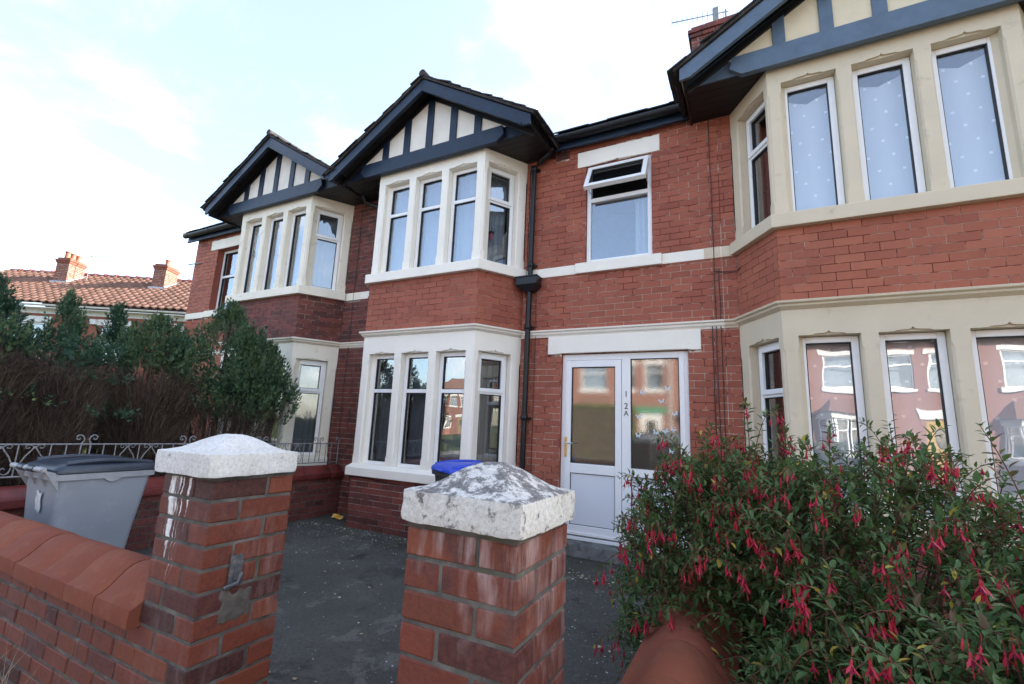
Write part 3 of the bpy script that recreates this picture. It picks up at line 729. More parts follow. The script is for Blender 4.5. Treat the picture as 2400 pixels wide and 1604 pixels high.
        secs = [[(x, 5.335 + .062 * math.cos(t_), 5.385 + .07 * math.sin(t_)) for t_ in [math.pi + k * math.pi / 10 for k in range(11)]] + [(x, 5.335 + .054 * math.cos(t_), 5.385 + .06 * math.sin(t_)) for t_ in [2 * math.pi - k * math.pi / 10 for k in range(11)]] for x in (x0, x1)]
        MB().loft(secs).build('gutter', 'gutter_black', h)
        for i in range(int((x1 - x0) / .8) + 1):
            x = min(x0 + .15 + i * .8, x1 - .05)
            secs = [[(x + dx, 5.335 + .068 * math.cos(t_), 5.385 + .076 * math.sin(t_)) for t_ in [math.pi + k * math.pi / 10 for k in range(11)]] for dx in (-.02, .02)]
            MB().loft(secs, cap=True).build('gutter_bracket', 'gutter_black', h)
    # the rest of the shell: party walls, back wall, floors, rooms behind the windows
    m = MB()
    m.box(wl + .005, wl + .1, YW + .01, 12.5, 0, 5.4); m.box(wr - .1, wr - .005, YW + .01, 12.5, 0, 5.4); m.box(wl + .1, wr - .1, 12.4, 12.5, 0, 5.4)
    m.build('side_wall', 'house_brick', h)
    m = MB(); m.box(wl + .12, wr - .12, 7.6, 7.7, 0, 5.3); m.box(wl + .12, wr - .12, 5.62, 7.6, 2.66, 2.70); m.box(wl + .12, wr - .12, 5.62, 7.6, 5.2, 5.25); m.box(wl + .12, wr - .12, 5.62, 7.6, .05, .1)
    m.box(xL + .15, xR - .15, 5.12, 5.62, 2.66, 2.70); m.box(xL + .15, xR - .15, 5.12, 5.62, 5.212, 5.25)
    m.build('room', 'room', h)
    h_ = dict(o=h, Fl=Fl, Ff=Ff, Fr=Fr, fops=fops, lop=lop, sop=sop, wallL=wallL, wallR=wallR, xL=xL, xR=xR)
    return h_

LA = 'end terraced house with cream stone bay and dark navy gable behind conifer hedge'
LBB = 'red brick terraced house with white stone bay, navy gable and white double door'
LC = 'red brick terraced house with beige stone bay and slate blue gable behind fuchsia'
WB_ = frame((-2.705, YW), (-.2, YW))
door_o = (-2.125, -.593, .13, 2.385); winB = (-1.823, -.970, 3.57, 4.955)
A = house('terraced_house', LA, -7.47, -11.0, -5.78, 1.69, (-8.4, 5.5, 0), 'cream_stone', 'navy_paint', 'panel_white',
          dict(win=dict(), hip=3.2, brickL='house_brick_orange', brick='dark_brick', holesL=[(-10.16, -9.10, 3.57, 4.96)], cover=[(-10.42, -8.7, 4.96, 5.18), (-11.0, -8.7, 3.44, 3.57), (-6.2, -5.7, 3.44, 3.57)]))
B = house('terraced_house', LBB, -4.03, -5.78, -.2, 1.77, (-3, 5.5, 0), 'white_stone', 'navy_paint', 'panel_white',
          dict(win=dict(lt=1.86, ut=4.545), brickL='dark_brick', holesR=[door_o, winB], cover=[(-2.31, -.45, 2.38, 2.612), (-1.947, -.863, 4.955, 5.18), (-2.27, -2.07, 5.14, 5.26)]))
C = house('terraced_house', LC, 1.263, -.2, 5.0, 1.77, (1.9, 5.5, 0), 'beige_stone', 'slate_paint', 'panel_cream',
          dict(win=dict(lall=False), brick='house_brick_orange', brickL='house_brick'))

# ------------------------------------------------------------------ house B: door, upstairs window, pipes
hB = B['o']; FB = frame((0, YW), (1, YW))
m = MB(); m.prism(FB, [(-2.31, 2.382), (-2.18, 2.382), (-2.125, 2.392), (-.60, 2.392), (-.55, 2.382), (-.45, 2.382), (-.45, 2.6105), (-2.31, 2.6105)], -.1, .016); m.build('lintel', 'white_stone', hB, bevel=.004)
m = MB(); m.prism(FB, [(-1.947, 4.957), (-1.80, 4.957), (-1.42, 4.972), (-1.405, 4.99), (-1.39, 4.972), (-.99, 4.957), (-.863, 4.957), (-.863, 5.18), (-1.947, 5.18)], -.1, .012); m.build('lintel', 'white_stone', hB, bevel=.004)
MB().obox(FB, -1.947, -.855, -.13, .05, 3.435, 3.573).build('window_sill', 'white_stone', hB, bevel=.006)
MB().obox(FB, -.388, -.21, -.01, .0135, 3.438, 3.572).build('string_course', 'beige_stone', hB, bevel=.003)
# air brick
m = MB(); m.obox(FB, -2.27, -2.07, -.02, .004, 5.14, 5.26); v = m.build('air_brick', 'plinth_brick', hB)
for i in range(4): MB().obox(FB, -2.255, -2.085, .0, .008, 5.152 + i * .027, 5.166 + i * .027).build('vent_slat', 'rubber', v)
# entrance: frame, leaf, side light
nf = -.05; nb = -.12
fr = MB(); fr.obox(FB, -2.121, -2.072, nb, nf, .19, 2.38); fr.obox(FB, -.700, -.597, nb, nf, .19, 2.38); fr.obox(FB, -2.072, -.700, nb, nf, 2.305, 2.38); fr.obox(FB, -1.357, -1.252, nb, nf + .004, .19, 2.305)
fr.obox(FB, -1.252, -.700, nb, nf, .925, 1.02); fr.obox(FB, -1.252, -.700, nb, nf, .19, .30); fr.obox(FB, -.648, -.640, nf, nf + .006, .19, 2.38)
door = fr.build('door_frame', 'upvc', hB, bevel=.004)
lf = MB(); n1 = nf + .014
lf.obox(FB, -2.068, -1.995, nb + .01, n1, .205, 2.30); lf.obox(FB, -1.437, -1.361, nb + .01, n1, .205, 2.30); lf.obox(FB, -1.995, -1.437, nb + .01, n1, 2.215, 2.30); lf.obox(FB, -1.995, -1.437, nb + .01, n1, .915, 1.03); lf.obox(FB, -1.995, -1.437, nb + .01, n1, .205, .315)
lf.build('door_leaf', 'upvc', door, bevel=.005)
MB().obox(FB, -1.995, -1.437, nb + .03, n1 - .022, .315, .915).build('door_panel', 'upvc_panel', door)
MB().obox(FB, -1.252, -.700, nb + .03, n1 - .03, .30, .925).build('door_panel', 'upvc_panel', door)
for a, b, c, d in ((-1.995, -1.437, 1.03, 2.215), (-1.252, -.700, 1.02, 2.305)):
    gk = MB(); e = .009
    gk.obox(FB, a, a + e, nb + .03, n1 - .012, c, d); gk.obox(FB, b - e, b, nb + .03, n1 - .012, c, d); gk.obox(FB, a + e, b - e, nb + .03, n1 - .012, d - e, d); gk.obox(FB, a + e, b - e, nb + .03, n1 - .012, c, c + e)
    gk.build('gasket', 'rubber', door)
    MB().obox(FB, a + e, b - e, nb + .04, n1 - .03, c + e, d - e).build('pane', 'obscure_glass', door)
for a, b, c, d in ((-1.995, -1.437, .315, .915), (-1.252, -.700, .30, .925)):
    gk = MB(); e = .006
    gk.obox(FB, a, a + e, nb + .03, n1 - .012, c, d); gk.obox(FB, b - e, b, nb + .03, n1 - .012, c, d); gk.obox(FB, a + e, b - e, nb + .03, n1 - .012, d - e, d); gk.obox(FB, a + e, b - e, nb + .03, n1 - .012, c, c + e)
    gk.build('gasket', 'rubber', door)
m = MB(); m.obox(FB, -2.121, -.597, nb, nf + .03, .150, .188); m.obox(FB, -2.06, -1.365, nf + .014, nf + .03, .205, .235); m.build('threshold', 'upvc', door, bevel=.004)
MB().obox(FB, -2.068, -2.040, n1, n1 + .012, 1.10, 1.34).build('handle_plate', 'brass', door, bevel=.003)
m = MB(); m.tube([FB(-2.054, n1, 1.27), FB(-2.054, n1 + .05, 1.27), FB(-2.035, n1 + .058, 1.27), FB(-1.945, n1 + .055, 1.268)], .009, 8); m.build('door_handle', 'steel', door, smooth=True)
def text(parent, s, x, z, size, n, mat='letter_black'):
    cu = bpy.data.curves.new('door_number', 'FONT'); cu.body = s; cu.size = size; cu.align_x = 'CENTER'; cu.extrude = .001
    o = bpy.data.objects.new('door_number', cu); COL.objects.link(o); dg = bpy.context.evaluated_depsgraph_get()
    me = bpy.data.meshes.new_from_object(o.evaluated_get(dg)); bpy.data.objects.remove(o); me.name = 'door_number'
    me.materials.clear(); me.materials.append(M[mat])
    mesh_obj('door_number', me, None, parent, Matrix.Translation(FB(x, n, z)) @ Matrix.Rotation(rad(90), 4, 'X'))
for s, z, sz in (('1', 1.847, .10), ('2', 1.703, .10), ('A', 1.622, .085)): text(door, s, -1.305, z, sz, nf + .0065)
bf = MB(); bf.add([(0, 0, 0), (.028, 0, .03), (.034, 0, .012), (.02, 0, -.002), (.022, 0, -.022), (.006, 0, -.02)], [(0, 5, 4, 3), (0, 3, 2, 1)]); bf.add([(-x, y, z) for x, y, z in bf.v[:6]], [(3, 4, 5, 0), (1, 2, 3, 0)])
bfm = bf.mesh('butterfly_sticker'); bfm.materials.append(M['sticker_pale'])
for x, z in ((-1.12, 1.90), (-.90, 1.80), (-1.16, 1.62), (-.75, 1.66), (-.78, 1.48), (-1.17, 1.40), (-.97, 1.44), (-.86, 1.46), (-.83, 1.95), (-.80, 1.24)):
    mesh_obj('butterfly_sticker', bfm, None, door, Matrix.Translation(FB(x, n1 - .0285, z)) @ Matrix.Rotation(random.uniform(-.6, .6), 4, 'Y'))
# step
MB().box(-2.25, -.5, 5.33, 5.6, 0, .148).build('door_step', 'concrete', hB, bevel=.012)
# upstairs window with its top light pushed open
fw = .055; a, b, c, d = winB; nfu, nbu = -.035, -.105
m = MB(); m.obox(FB, a + .004, a + fw, nbu, nfu, c, d); m.obox(FB, b - fw, b - .004, nbu, nfu, c, d); m.obox(FB, a + fw, b - fw, nbu, nfu, d - .04, d); m.obox(FB, a + fw, b - fw, nbu, nfu, c, c + fw)
wu = m.build('window', 'upvc', hB, bevel=.004)
MB().obox(FB, a + fw, b - fw, nbu + .002, nfu - .002, 4.435, 4.49).build('transom', 'upvc', wu, bevel=.003)
MB().obox(FB, a + fw, b - fw, nfu - .04, nfu - .034, c + fw, 4.435).build('pane', 'glass', wu)
hz = d - .035; T = Matrix.Translation(FB(0, nfu + .006, hz)) @ Matrix.Rotation(rad(-30), 4, 'X')
def Fs(u, n, z):
    p = T @ Vector((u, -n, z)); return (p.x, p.y, p.z)
sa, sb_, sc_ = a + .03, b - .03, -.45; sw = .058
m = MB(); m.obox(Fs, sa, sa + sw, -.03, .03, sc_, 0); m.obox(Fs, sb_ - sw, sb_, -.03, .03, sc_, 0); m.obox(Fs, sa + sw, sb_ - sw, -.03, .03, -sw, 0); m.obox(Fs, sa + sw, sb_ - sw, -.03, .03, sc_, sc_ + sw)
so = m.build('sash', 'upvc', wu, bevel=.004)
m = MB(); e = .01; A0, B0, C0, D0 = sa + sw, sb_ - sw, sc_ + sw, -sw
m.obox(Fs, A0, A0 + e, -.02, .02, C0, D0); m.obox(Fs, B0 - e, B0, -.02, .02, C0, D0); m.obox(Fs, A0 + e, B0 - e, -.02, .02, D0 - e, D0); m.obox(Fs, A0 + e, B0 - e, -.02, .02, C0, C0 + e); m.build('gasket', 'rubber', wu)
MB().obox(Fs, A0, B0, -.006, .0, C0, D0).build('pane', 'glass', wu)
for x in (a + .05, b - .05): MB().tube([FB(x, nfu, 4.56), Fs(x, 0, -.36)], .006, 5).build('window_stay', 'steel', wu)

def pipe_with_collars(parent, pts, r, collars, mat='gutter_black'):
    p = MB().tube(pts, r, 10).build('downpipe', mat, parent, smooth=True)
    for z in collars:
        x, y = None, None
        for q0, q1 in zip(pts, pts[1:]):
            if min(q0[2], q1[2]) <= z <= max(q0[2], q1[2]) and q0[2] != q1[2]:
                k = (z - q0[2]) / (q1[2] - q0[2]); x = q0[0] + k * (q1[0] - q0[0]); y = q0[1] + k * (q1[1] - q0[1])
        if x is None: continue
        MB().tube([(x, y, z - .03), (x, y, z - .02), (x, y, z + .035), (x, y, z + .045)], [r + .004, r + .012, r + .012, r + .004], 10).build('pipe_collar', mat, p, smooth=True)
        MB().box(x - .07, x + .07, y + .02, YW, z - .015, z + .015).build('pipe_bracket', mat, p)
    return p
pipe_with_collars(hB, [(-2.27, 5.36, 5.27), (-2.33, 5.37, 5.20), (-2.50, 5.42, 5.13), (-2.575, 5.43, 5.05), (-2.58, 5.43, 3.40)], .036, [5.05, 3.62])
pp = pipe_with_collars(hB, [(-2.585, 5.43, 3.27), (-2.60, 5.43, .06)], .036, [2.75, 1.55, .62])
m = MB(); sec = lambda z, w, d_: [(-2.585 - w, 5.48 - 2 * d_, z), (-2.585 + w, 5.48 - 2 * d_, z), (-2.585 + w, 5.48, z), (-2.585 - w, 5.48, z)]
m.loft([sec(3.24, .07, .045), sec(3.31, .15, .08), sec(3.32, .155, .085), sec(3.42, .155, .085), sec(3.42, .165, .09), sec(3.44, .165, .09)]); m.build('rainwater_hopper', 'gutter_black', hB, bevel=.005)
pipe_with_collars(hB, [(-5.74, 5.25, 5.27), (-5.72, 5.35, 5.12), (-5.48, 5.43, 5.04), (-5.465, 5.43, 4.9), (-5.475, 5.43, .05)], .034, [4.9, 3.4, 1.6])
def cable(parent, pts, r=.0045): return MB().tube(pts, r, 5).build('cable', 'cable_black', parent)
wob = lambda x, y, z0, z1, k=14, a=.012: [(x + a * mnoise.noise(Vector((x * 9, i * .6, 3))), y, z0 + (z1 - z0) * i / k) for i in range(k + 1)]
cable(hB, wob(-2.66, 5.488, 5.25, 3.6)); cable(hB, wob(-2.50, 5.488, 3.25, .3)); cable(hB, wob(-.285, 5.485, 5.22, 1.2)); cable(hB, wob(-.235, 5.486, 3.3, 1.2)); cable(hB, wob(-.325, 5.484, 2.75, 1.0), .005)
cable(hB, [(-.285, 5.485, 3.28), (-.2, 5.48, 3.26), (-.05, 5.47, 3.25), (.02, 5.40, 3.29), (.07, 5.335, 3.33)], .005)
cable(A['o'], wob(-5.93, 5.488, 5.2, .9)); cable(hB, [(-5.2, 5.1, .62), (-5.0, 4.885, .66), (-4.9, 4.885, .675), (-4.6, 4.885, .66), (-4.4, 4.885, .64), (-4.1, 4.885, .63)], .006)

# ------------------------------------------------------------------ house A: upstairs window, satellite dish, pole bracket
hA = A['o']
MB().obox(FB, -10.42, -8.79, -.1, .012, 4.962, 5.18).build('lintel', 'cream_stone', hA, bevel=.004)
MB().obox(FB, -10.24, -9.02, -.13, .05, 3.435, 3.573).build('window_sill', 'cream_stone', hA, bevel=.006)
window(hA, frame((-10.16, YW), (-9.10, YW)), 0, 1.06, 3.573, 4.96, n_face=-.13, transom=4.36)
m = MB(); m.tube([(-10.72, 5.49, 4.72), (-10.95, 5.42, 4.70), (-11.05, 5.40, 4.69)], .012, 6); m.build('pole_bracket', 'iron_grey', hA)
m = MB(); m.obox(FB, -10.83, -10.63, -.02, .004, 5.10, 5.18); m.build('air_brick', 'plinth_brick', hA)

# ------------------------------------------------------------------ blinds and curtains
WHERE = ('front window farthest from its slanted gate side', 'middle front window', 'front window next to its slanted gate side', 'slanted window on its gate side')
def bay_blinds(Hh, zs, mat, lab, grp, tl):
    z0, z1 = zs; k = 0
    for (F, ops) in ((Hh['Ff'], Hh['fops']), (Hh['Fr'], Hh['sop'])):
        for a, b in ops: blind(F, a + .03, b - .03, z0, z1, -.27, mat, lab + ', ' + WHERE[k], group=grp, tilt=tl); k += 1
bay_blinds(B, (Z['sill1'], Z['head0'] - .02), 'blind_dark', 'dark vertical blind in lower white bay', 'blinds in the lower white bay', 18)
bay_blinds(B, (Z['sb1'], Z['hd0'] - .02), 'blind_pale', 'pale vertical blind in upper white bay', 'blinds in the upper white bay', 8)
bay_blinds(A, (Z['sill1'], Z['head0'] - .02), 'blind_grey', 'grey vertical blind in lower cream bay', 'blinds in the lower cream bay', 18)
bay_blinds(A, (Z['sb1'], Z['hd0'] - .02), 'blind_pale', 'pale vertical blind in upper cream bay', 'blinds in the upper cream bay', 10)
blind(frame((-10.16, YW), (-9.10, YW)), .20, 1.0, 3.6, 4.94, -.30, 'blind_pale', 'pale vertical blind in flat upstairs window of end house', tilt=10)
curtain(frame((0, YW), (1, YW)), -1.22, -1.0, 3.62, 4.45, -.22, 'blind_pale', 'pale drawn curtain at side of upstairs window with open top light', nwave=3, amp=.02)
WC = ('front window beside its slanted side', 'middle front window', 'front window beyond the middle one')
for wi, (a, b) in enumerate(C['fops']):
    curtain(C['Ff'], a + .03, b - .03, Z['sb1'], Z['hd0'] - .08, -.21, 'net_curtain', 'white squared net curtain in upper beige bay, ' + WC[wi], 'net curtains in upper beige bay', sag=.10, nwave=1.3, amp=.01)
    curtain(C['Ff'], a + .03, b - .03, Z['sill1'], Z['head0'] - .02, -.21, 'net_curtain', 'white squared net curtain in lower beige bay, ' + WC[wi], 'net curtains in lower beige bay', nwave=2, amp=.006)
a, b = C['lop'][0]
blind(C['Fl'], a + .22, b - .03, Z['sb1'], Z['hd0'] - .02, -.27, 'blind_grey', 'grey vertical blind in slanted upper side window of beige bay', tilt=30)
# small lantern charm hanging in the slanted upper window of the white bay
F = B['Fr']; o = thing('hanging_lantern', 'small dark lantern charm hanging on cord in slanted upper bay window', 'ornament', F(.27, -.21, 4.02))
MB().tube([F(.27, -.21, 4.12), F(.27, -.21, 4.45)], .003, 5).build('cord', 'cable_black', o)
m = MB(); m.obox(F, .235, .305, -.24, -.18, 4.09, 4.12); m.build('lantern_top', 'cable_black', o, bevel=.004)
MB().tube([F(.27, -.21, 3.99), F(.27, -.21, 4.02), F(.27, -.21, 4.09)], [.008, .022, .02], 8).build('lantern_body', 'pink_plastic', o, smooth=True)
# ================================================================== chimney and aerial of the beige house
def chimney(parent, x0, x1, y0, y1, z0, z1, mat='far_brick', mortar='pale_mortar', pots=2, potm='pot_terracotta', R=None, limit=60):
    """brick stack with corbelled head; R optional plan rotation (matrix)"""
    def fr(p, q): return frame(p, q)
    T_ = (lambda p: p) if R is None else (lambda p: ((R @ Vector((p[0], p[1], 0))).x, (R @ Vector((p[0], p[1], 0))).y))
    c = [T_(p) for p in ((x0, y0), (x1, y0), (x1, y1), (x0, y1))]
    core = MB(); i_ = .006
    ci = [T_(p) for p in ((x0 + i_, y0 + i_), (x1 - i_, y0 + i_), (x1 - i_, y1 - i_), (x0 + i_, y1 - i_))]
    core.loft([[(*p, z0) for p in ci], [(*p, z1) for p in ci]])
    st = core.build('chimney', mortar, parent); br = []
    for k in range(4):
        F = frame(c[k], c[(k + 1) % 4]); br += brick_positions(F, F.L, z0, z1, [], .082, .225, .0 if k % 2 else .11, joint=.02, depth=.06)
    for zc, o in ((z1 - .25, .03), (z1 - .168, .055)):
        cc = [T_(p) for p in ((x0 - o, y0 - o), (x1 + o, y0 - o), (x1 + o, y1 + o), (x0 - o, y1 + o))]
        for k in range(4):
            F = frame(cc[k], cc[(k + 1) % 4]); br += brick_positions(F, F.L, zc, zc + .082, [], .082, .225, .05 * k, joint=.01, depth=.09)
    lay_bricks(st, br, mat, limit=limit)
    for i in range(pots):
        f = (i + .5) / pots; px, py = x0 + (x1 - x0) * (.5 if (x1 - x0) < (y1 - y0) else f), y0 + (y1 - y0) * (f if (x1 - x0) < (y1 - y0) else .5)
        px, py = T_((px, py))
        MB().tube([(px, py, z1 - .02), (px, py, z1 + .05), (px, py, z1 + .26), (px, py, z1 + .27), (px, py, z1 + .32)], [.12, .10, .09, .115, .11], 12).build('chimney_pot', potm, st, smooth=True)
    return st
chimney(C['o'], -.66, .30, 8.1, 8.7, 6.4, 9.02, mat='plinth_brick', pots=0)
t_ = thing('tv_aerial', 'thin metal television aerial on brick chimney beside slate blue gable', 'aerial', (-.05, 8.3, 9.02))
MB().tube([(-.06, 8.3, 8.9), (-.06, 8.3, 9.36)], .016, 6).build('mast', 'iron_grey', t_)
MB().tube([(-1.0, 8.1, 9.27), (-.02, 8.31, 9.31)], .010, 5).build('boom', 'iron_grey', t_)
for i in range(11):
    f = i / 10; x, y, z = -1.0 + .9 * f, 8.1 + .19 * f, 9.27 + .037 * f
    hgt = .07 + .05 * f
    MB().tube([(x, y, z - hgt), (x, y, z + hgt)], .005, 4).build('element', 'iron_grey', t_)
m = MB(); m.box(-.28, -.18, 8.25, 8.28, 9.16, 9.44); m.build('reflector', 'iron_grey', t_)

# ================================================================== gate pillars
def cap_mesh(sx, sy, h, peak, seed, n=30):
    m = MB(); vs = []; fs = []
    def hh(u, v):
        d = max(abs(u), abs(v)); e = math.hypot(u, v) / 1.25; q = max(0, 1 - (.62 * d + .38 * e) * 1.0); q2 = min(1.0, q * 1.10); s_ = q2 * q2 * (3 - 2 * q2); return peak * (s_ ** 1.2 * 1.0)
    N = n
    for j in range(N + 1):
        for i in range(N + 1):
            u, v = 2 * i / N - 1, 2 * j / N - 1
            rr = 1 - .010 * (abs(u) ** 8 * abs(v) ** 8) * 3
            p = Vector((u * sx / 2 * rr, v * sy / 2 * rr, h + hh(u, v)))
            if max(abs(u), abs(v)) > .999: p.z -= .003
            k = mnoise.noise(p * 26 + Vector((seed, 0, 0))) * .002 + mnoise.noise(p * 70 + Vector((seed, 3, 0))) * .0015
            p.z += k; vs.append(tuple(p))
    fs += [(j * (N + 1) + i, j * (N + 1) + i + 1, (j + 1) * (N + 1) + i + 1, (j + 1) * (N + 1) + i) for j in range(N) for i in range(N)]
    m.add(vs, fs)
    # sides
    rim = [(i, 0) for i in range(N)] + [(N, j) for j in range(N)] + [(N - i, N) for i in range(N)] + [(0, N - j) for j in range(N)]
    K = 7; vs = []; fs = []; L = len(rim)
    for k in range(K + 1):
        for (i, j) in rim:
            tx, ty, tz = m.v[j * (N + 1) + i]; f = k / K
            p = Vector((tx, ty, tz * (1 - f)))
            if k > 0:
                o = mnoise.noise(p * 30 + Vector((seed, 9, 0))) * .0025 + mnoise.noise(p * 85 + Vector((0, seed, 0))) * .002 + (.0015 if 0 < k < K else -.001)
                nx = (1 if i == N else -1 if i == 0 else 0); ny = (1 if j == N else -1 if j == 0 else 0)
                p += Vector((nx, ny, 0)) * o
                if k == K: p.z += mnoise.noise(p * 24) * .003
            vs.append(tuple(p))
    for k in range(K):
        for q in range(L): fs.append((k * L + q, (k + 1) * L + q, (k + 1) * L + (q + 1) % L, k * L + (q + 1) % L))
    fs.append(tuple(K * L + q for q in range(L))[::-1])
    m.add(vs, fs)
    me = m.mesh('cap', True); bm = bmesh.new(); bm.from_mesh(me); bmesh.ops.remove_doubles(bm, verts=bm.verts, dist=1e-5); bmesh.ops.recalc_face_normals(bm, faces=bm.faces); bm.to_mesh(me); bm.free()
    try: me.set_sharp_from_angle(angle=rad(38))
    except Exception: pass
    return me

def gate_pillar(label, x0, y0, w, ztop, capc, caps, mat, capmat, peak, crot, phase, rz=0.0):
    t_ = thing('gate_pillar', label, 'pillar', (x0 + w / 2, y0 + w / 2, 0))
    core = MB(); i_ = .0045; core.box(x0 + i_, x0 + w - i_, y0 + i_, y0 + w - i_, -.02, ztop + .006); co = core.build('mortar_core', 'cement_mortar', t_)
    # bed of mortar under the cap
    b_ = MB(); secs = []
    for z, o in ((ztop - .004, -.004), (ztop + .012, .006), (ztop + .022, .004)):
        secs.append([(x0 - o + (w + 2 * o) * a, y0 - o + (w + 2 * o) * b, z) for a, b in ((0, 0), (1, 0), (1, 1), (0, 1))])
    b_.loft(secs); b_.build('mortar_bed', 'cement_mortar', t_)
    n = 15; ch = .0812; j = .0112; s1, s2 = .228 - j / 2, .117 - j / 2; cache = {}
    z = ztop
    for i in range(n):
        zc = z - ch / 2; z -= ch
        if zc < -.02: break
        # brick-and-a-half pier: stretcher + header on each face, turned about course by course
        A_ = w - s2 - j
        if (i + phase) % 2 == 0: sets = [(0, 0, A_, s2), (A_ + j, 0, s2, A_), (s2 + j, A_ + j, A_, s2), (0, s2 + j, s2, A_)]
        else: sets = [(0, 0, s2, A_), (s2 + j, 0, A_, s2), (A_ + j, s2 + j, s2, A_), (0, A_ + j, A_, s2)]
        for k, (a, b, sx, sy) in enumerate(sets):
            key = (round(sx, 3), round(sy, 3), random.randrange(3))
            if key not in cache:
                cache[key] = bevel_box_mesh('brick', sx, sy, ch - j, .0045, len(cache), .0016); cache[key].materials.append(M[mat])
            mesh_obj('brick', cache[key], None, t_, Matrix.Translation((x0 + a + sx / 2 + random.uniform(-.0015, .0015), y0 + b + sy / 2 + random.uniform(-.0015, .0015), zc)) @ Matrix.Rotation(random.uniform(-.008, .008), 4, 'Z') @ Matrix.Rotation(random.uniform(-.006, .006), 4, 'Y'))
    me = cap_mesh(caps[0], caps[1], .085, peak, x0 * 7); me.materials.append(M[capmat])
    mesh_obj('cap', me, None, t_, Matrix.Translation((capc[0], capc[1], ztop + .014)) @ Matrix.Rotation(crot, 4, 'Z'))
    return t_
PL = gate_pillar('brick gate pillar with clean white cap and rusty latch beside grey bin', -2.155, 1.10, .345, 1.200, (-1.95, 1.235), (.365, .385), 'pillar_brick_left', 'cap_white', .066, .02, 0)
PR = gate_pillar('brick gate pillar with lichen stained cap in front of blue lidded bins', -.866, 1.085, .345, 1.165, (-.685, 1.24), (.385, .365), 'pillar_brick_right', 'cap_lichen', .076, -.035, 0)
# latch plate and cement repair on the left pillar
m = MB(); m.box(-1.809, -1.800, 1.205, 1.255, .80, .91); la = m.build('latch_plate', 'iron_rust', PL, bevel=.002)
MB().tube([(-1.80, 1.19, .80), (-1.775, 1.225, .815), (-1.775, 1.235, .845), (-1.80, 1.25, .80)], .007, 6).build('latch_hook', 'iron_rust', la)
MB().box(-1.803, -1.795, 1.222, 1.238, .82, .87).build('latch_bolt', 'iron_rust', la)
m = MB(); N = 12; vs = []
for j in range(N + 1):
    for i in range(N + 1):
        u, v = i / N, j / N; d = min(u, 1 - u, v, 1 - v) * 2; r_ = math.hypot(u - .5, v - .5) * 2
        y = 1.185 + .13 * u + .02 * mnoise.noise(Vector((u * 4, v * 4, 1))); z = .665 + .115 * v + .018 * mnoise.noise(Vector((u * 4, v * 4, 5)))
        vs.append((-1.812 + .0075 * min(1, d * 4) + .004 * mnoise.noise(Vector((u * 9, v * 9, 2))), y, z))
m.add(vs, [(j * (N + 1) + i, j * (N + 1) + i + 1, (j + 1) * (N + 1) + i + 1, (j + 1) * (N + 1) + i) for j in range(N) for i in range(N)])
m.build('cement_repair', 'cement_patch', PL, smooth=True)

# ================================================================== low walls with saddle-back coping tiles
COP = [(.165, .0), (.168, .03), (.165, .066), (.150, .072), (.125, .090), (.098, .118), (.072, .145), (.045, .163), (.018, .171), (0, .1725)]
def coping_mesh(L, w=1.0):
    pr = [(a * w, b) for a, b in COP]; pr = pr + [(-a, b) for a, b in reversed(pr[:-1])]
    m = MB(); e = .004
    secs = [[(x, (y * k), z * (1 if y else 1) - (.002 if k < 1 else 0)) for y, z in pr] for x, k in ((0, .995), (e, 1), (L * .5, 1), (L - e, 1), (L, .995))]
    m.loft(secs); me = m.mesh('coping_tile', True)
    try: me.set_sharp_from_angle(angle=rad(38))
    except Exception: pass
    return me
def low_wall(name, label, p0, p1, zw, th, brick_mat, mortar, cop_mat, tile=.272, bond='mixed', limit=300, cop=True, start=0.0, phase=.03, near=False, sides=(True, True), course=.0812):
    F = frame(p0, p1); L = F.L; t_ = thing(name, label, 'wall', (p0[0], p0[1], 0), math.atan2(F.u.y, F.u.x))
    m = MB(); m.obox(F, 0.005, L - .005, -th + .005, -.005, -.03, zw); w_ = m.build('mortar_core', mortar, t_)
    br = brick_positions(F, L, 0.0, zw, [], course, .228, phase, bond, joint=.0125, depth=.095, jit=.002)
    if sides[1]:
        F2 = frame(F(L, -th, 0)[:2], F(0, -th, 0)[:2]); br += brick_positions(F2, L, 0.0, zw, [], course, .228, phase + .1, bond, joint=.0125, depth=.095, jit=.002)
    lay_bricks(w_, br, brick_mat, near=near, limit=limit)
    if cop:
        me = coping_mesh(tile - .003); me.materials.append(M[cop_mat]); u = start; ang = math.atan2(F.u.y, F.u.x)
        while u < L - .02:
            p = F(u, -th / 2, zw + .002 + random.uniform(-.002, .002))
            sx = min(1.0, (L - u) / tile)
            mesh_obj('coping_tile', me, None, t_, Matrix.Translation(p) @ Matrix.Rotation(ang + random.uniform(-.006, .006), 4, 'Z') @ Matrix.Rotation(random.uniform(-.008, .008), 4, 'Y') @ Matrix.Diagonal((sx, 1, 1, 1))); u += tile
    return t_
low_wall('garden_wall', 'low red brick garden wall with terracotta saddle coping in front of grey bin', (-5.20, 1.108), (-2.150, 1.108), .62, .23, 'wall_brick', 'cement_mortar', 'terracotta', near=True, start=.0 + (3.05 % .272) - .272 + .27, phase=.12)
low_wall('boundary_wall', 'dark brick boundary wall with red coping carrying the iron railing', (-5.77, 1.2), (-5.77, 5.48), .56, .22, 'dark_brick', 'cement_mortar', 'dark_terracotta', tile=.45, sides=(True, False))
low_wall('boundary_wall', 'low brick wall with rounded terracotta coping overhung by the fuchsia', (-.125, .9), (-.125, 5.30), .60, .22, 'wall_brick', 'cement_mortar', 'terracotta', tile=.272, start=.05)

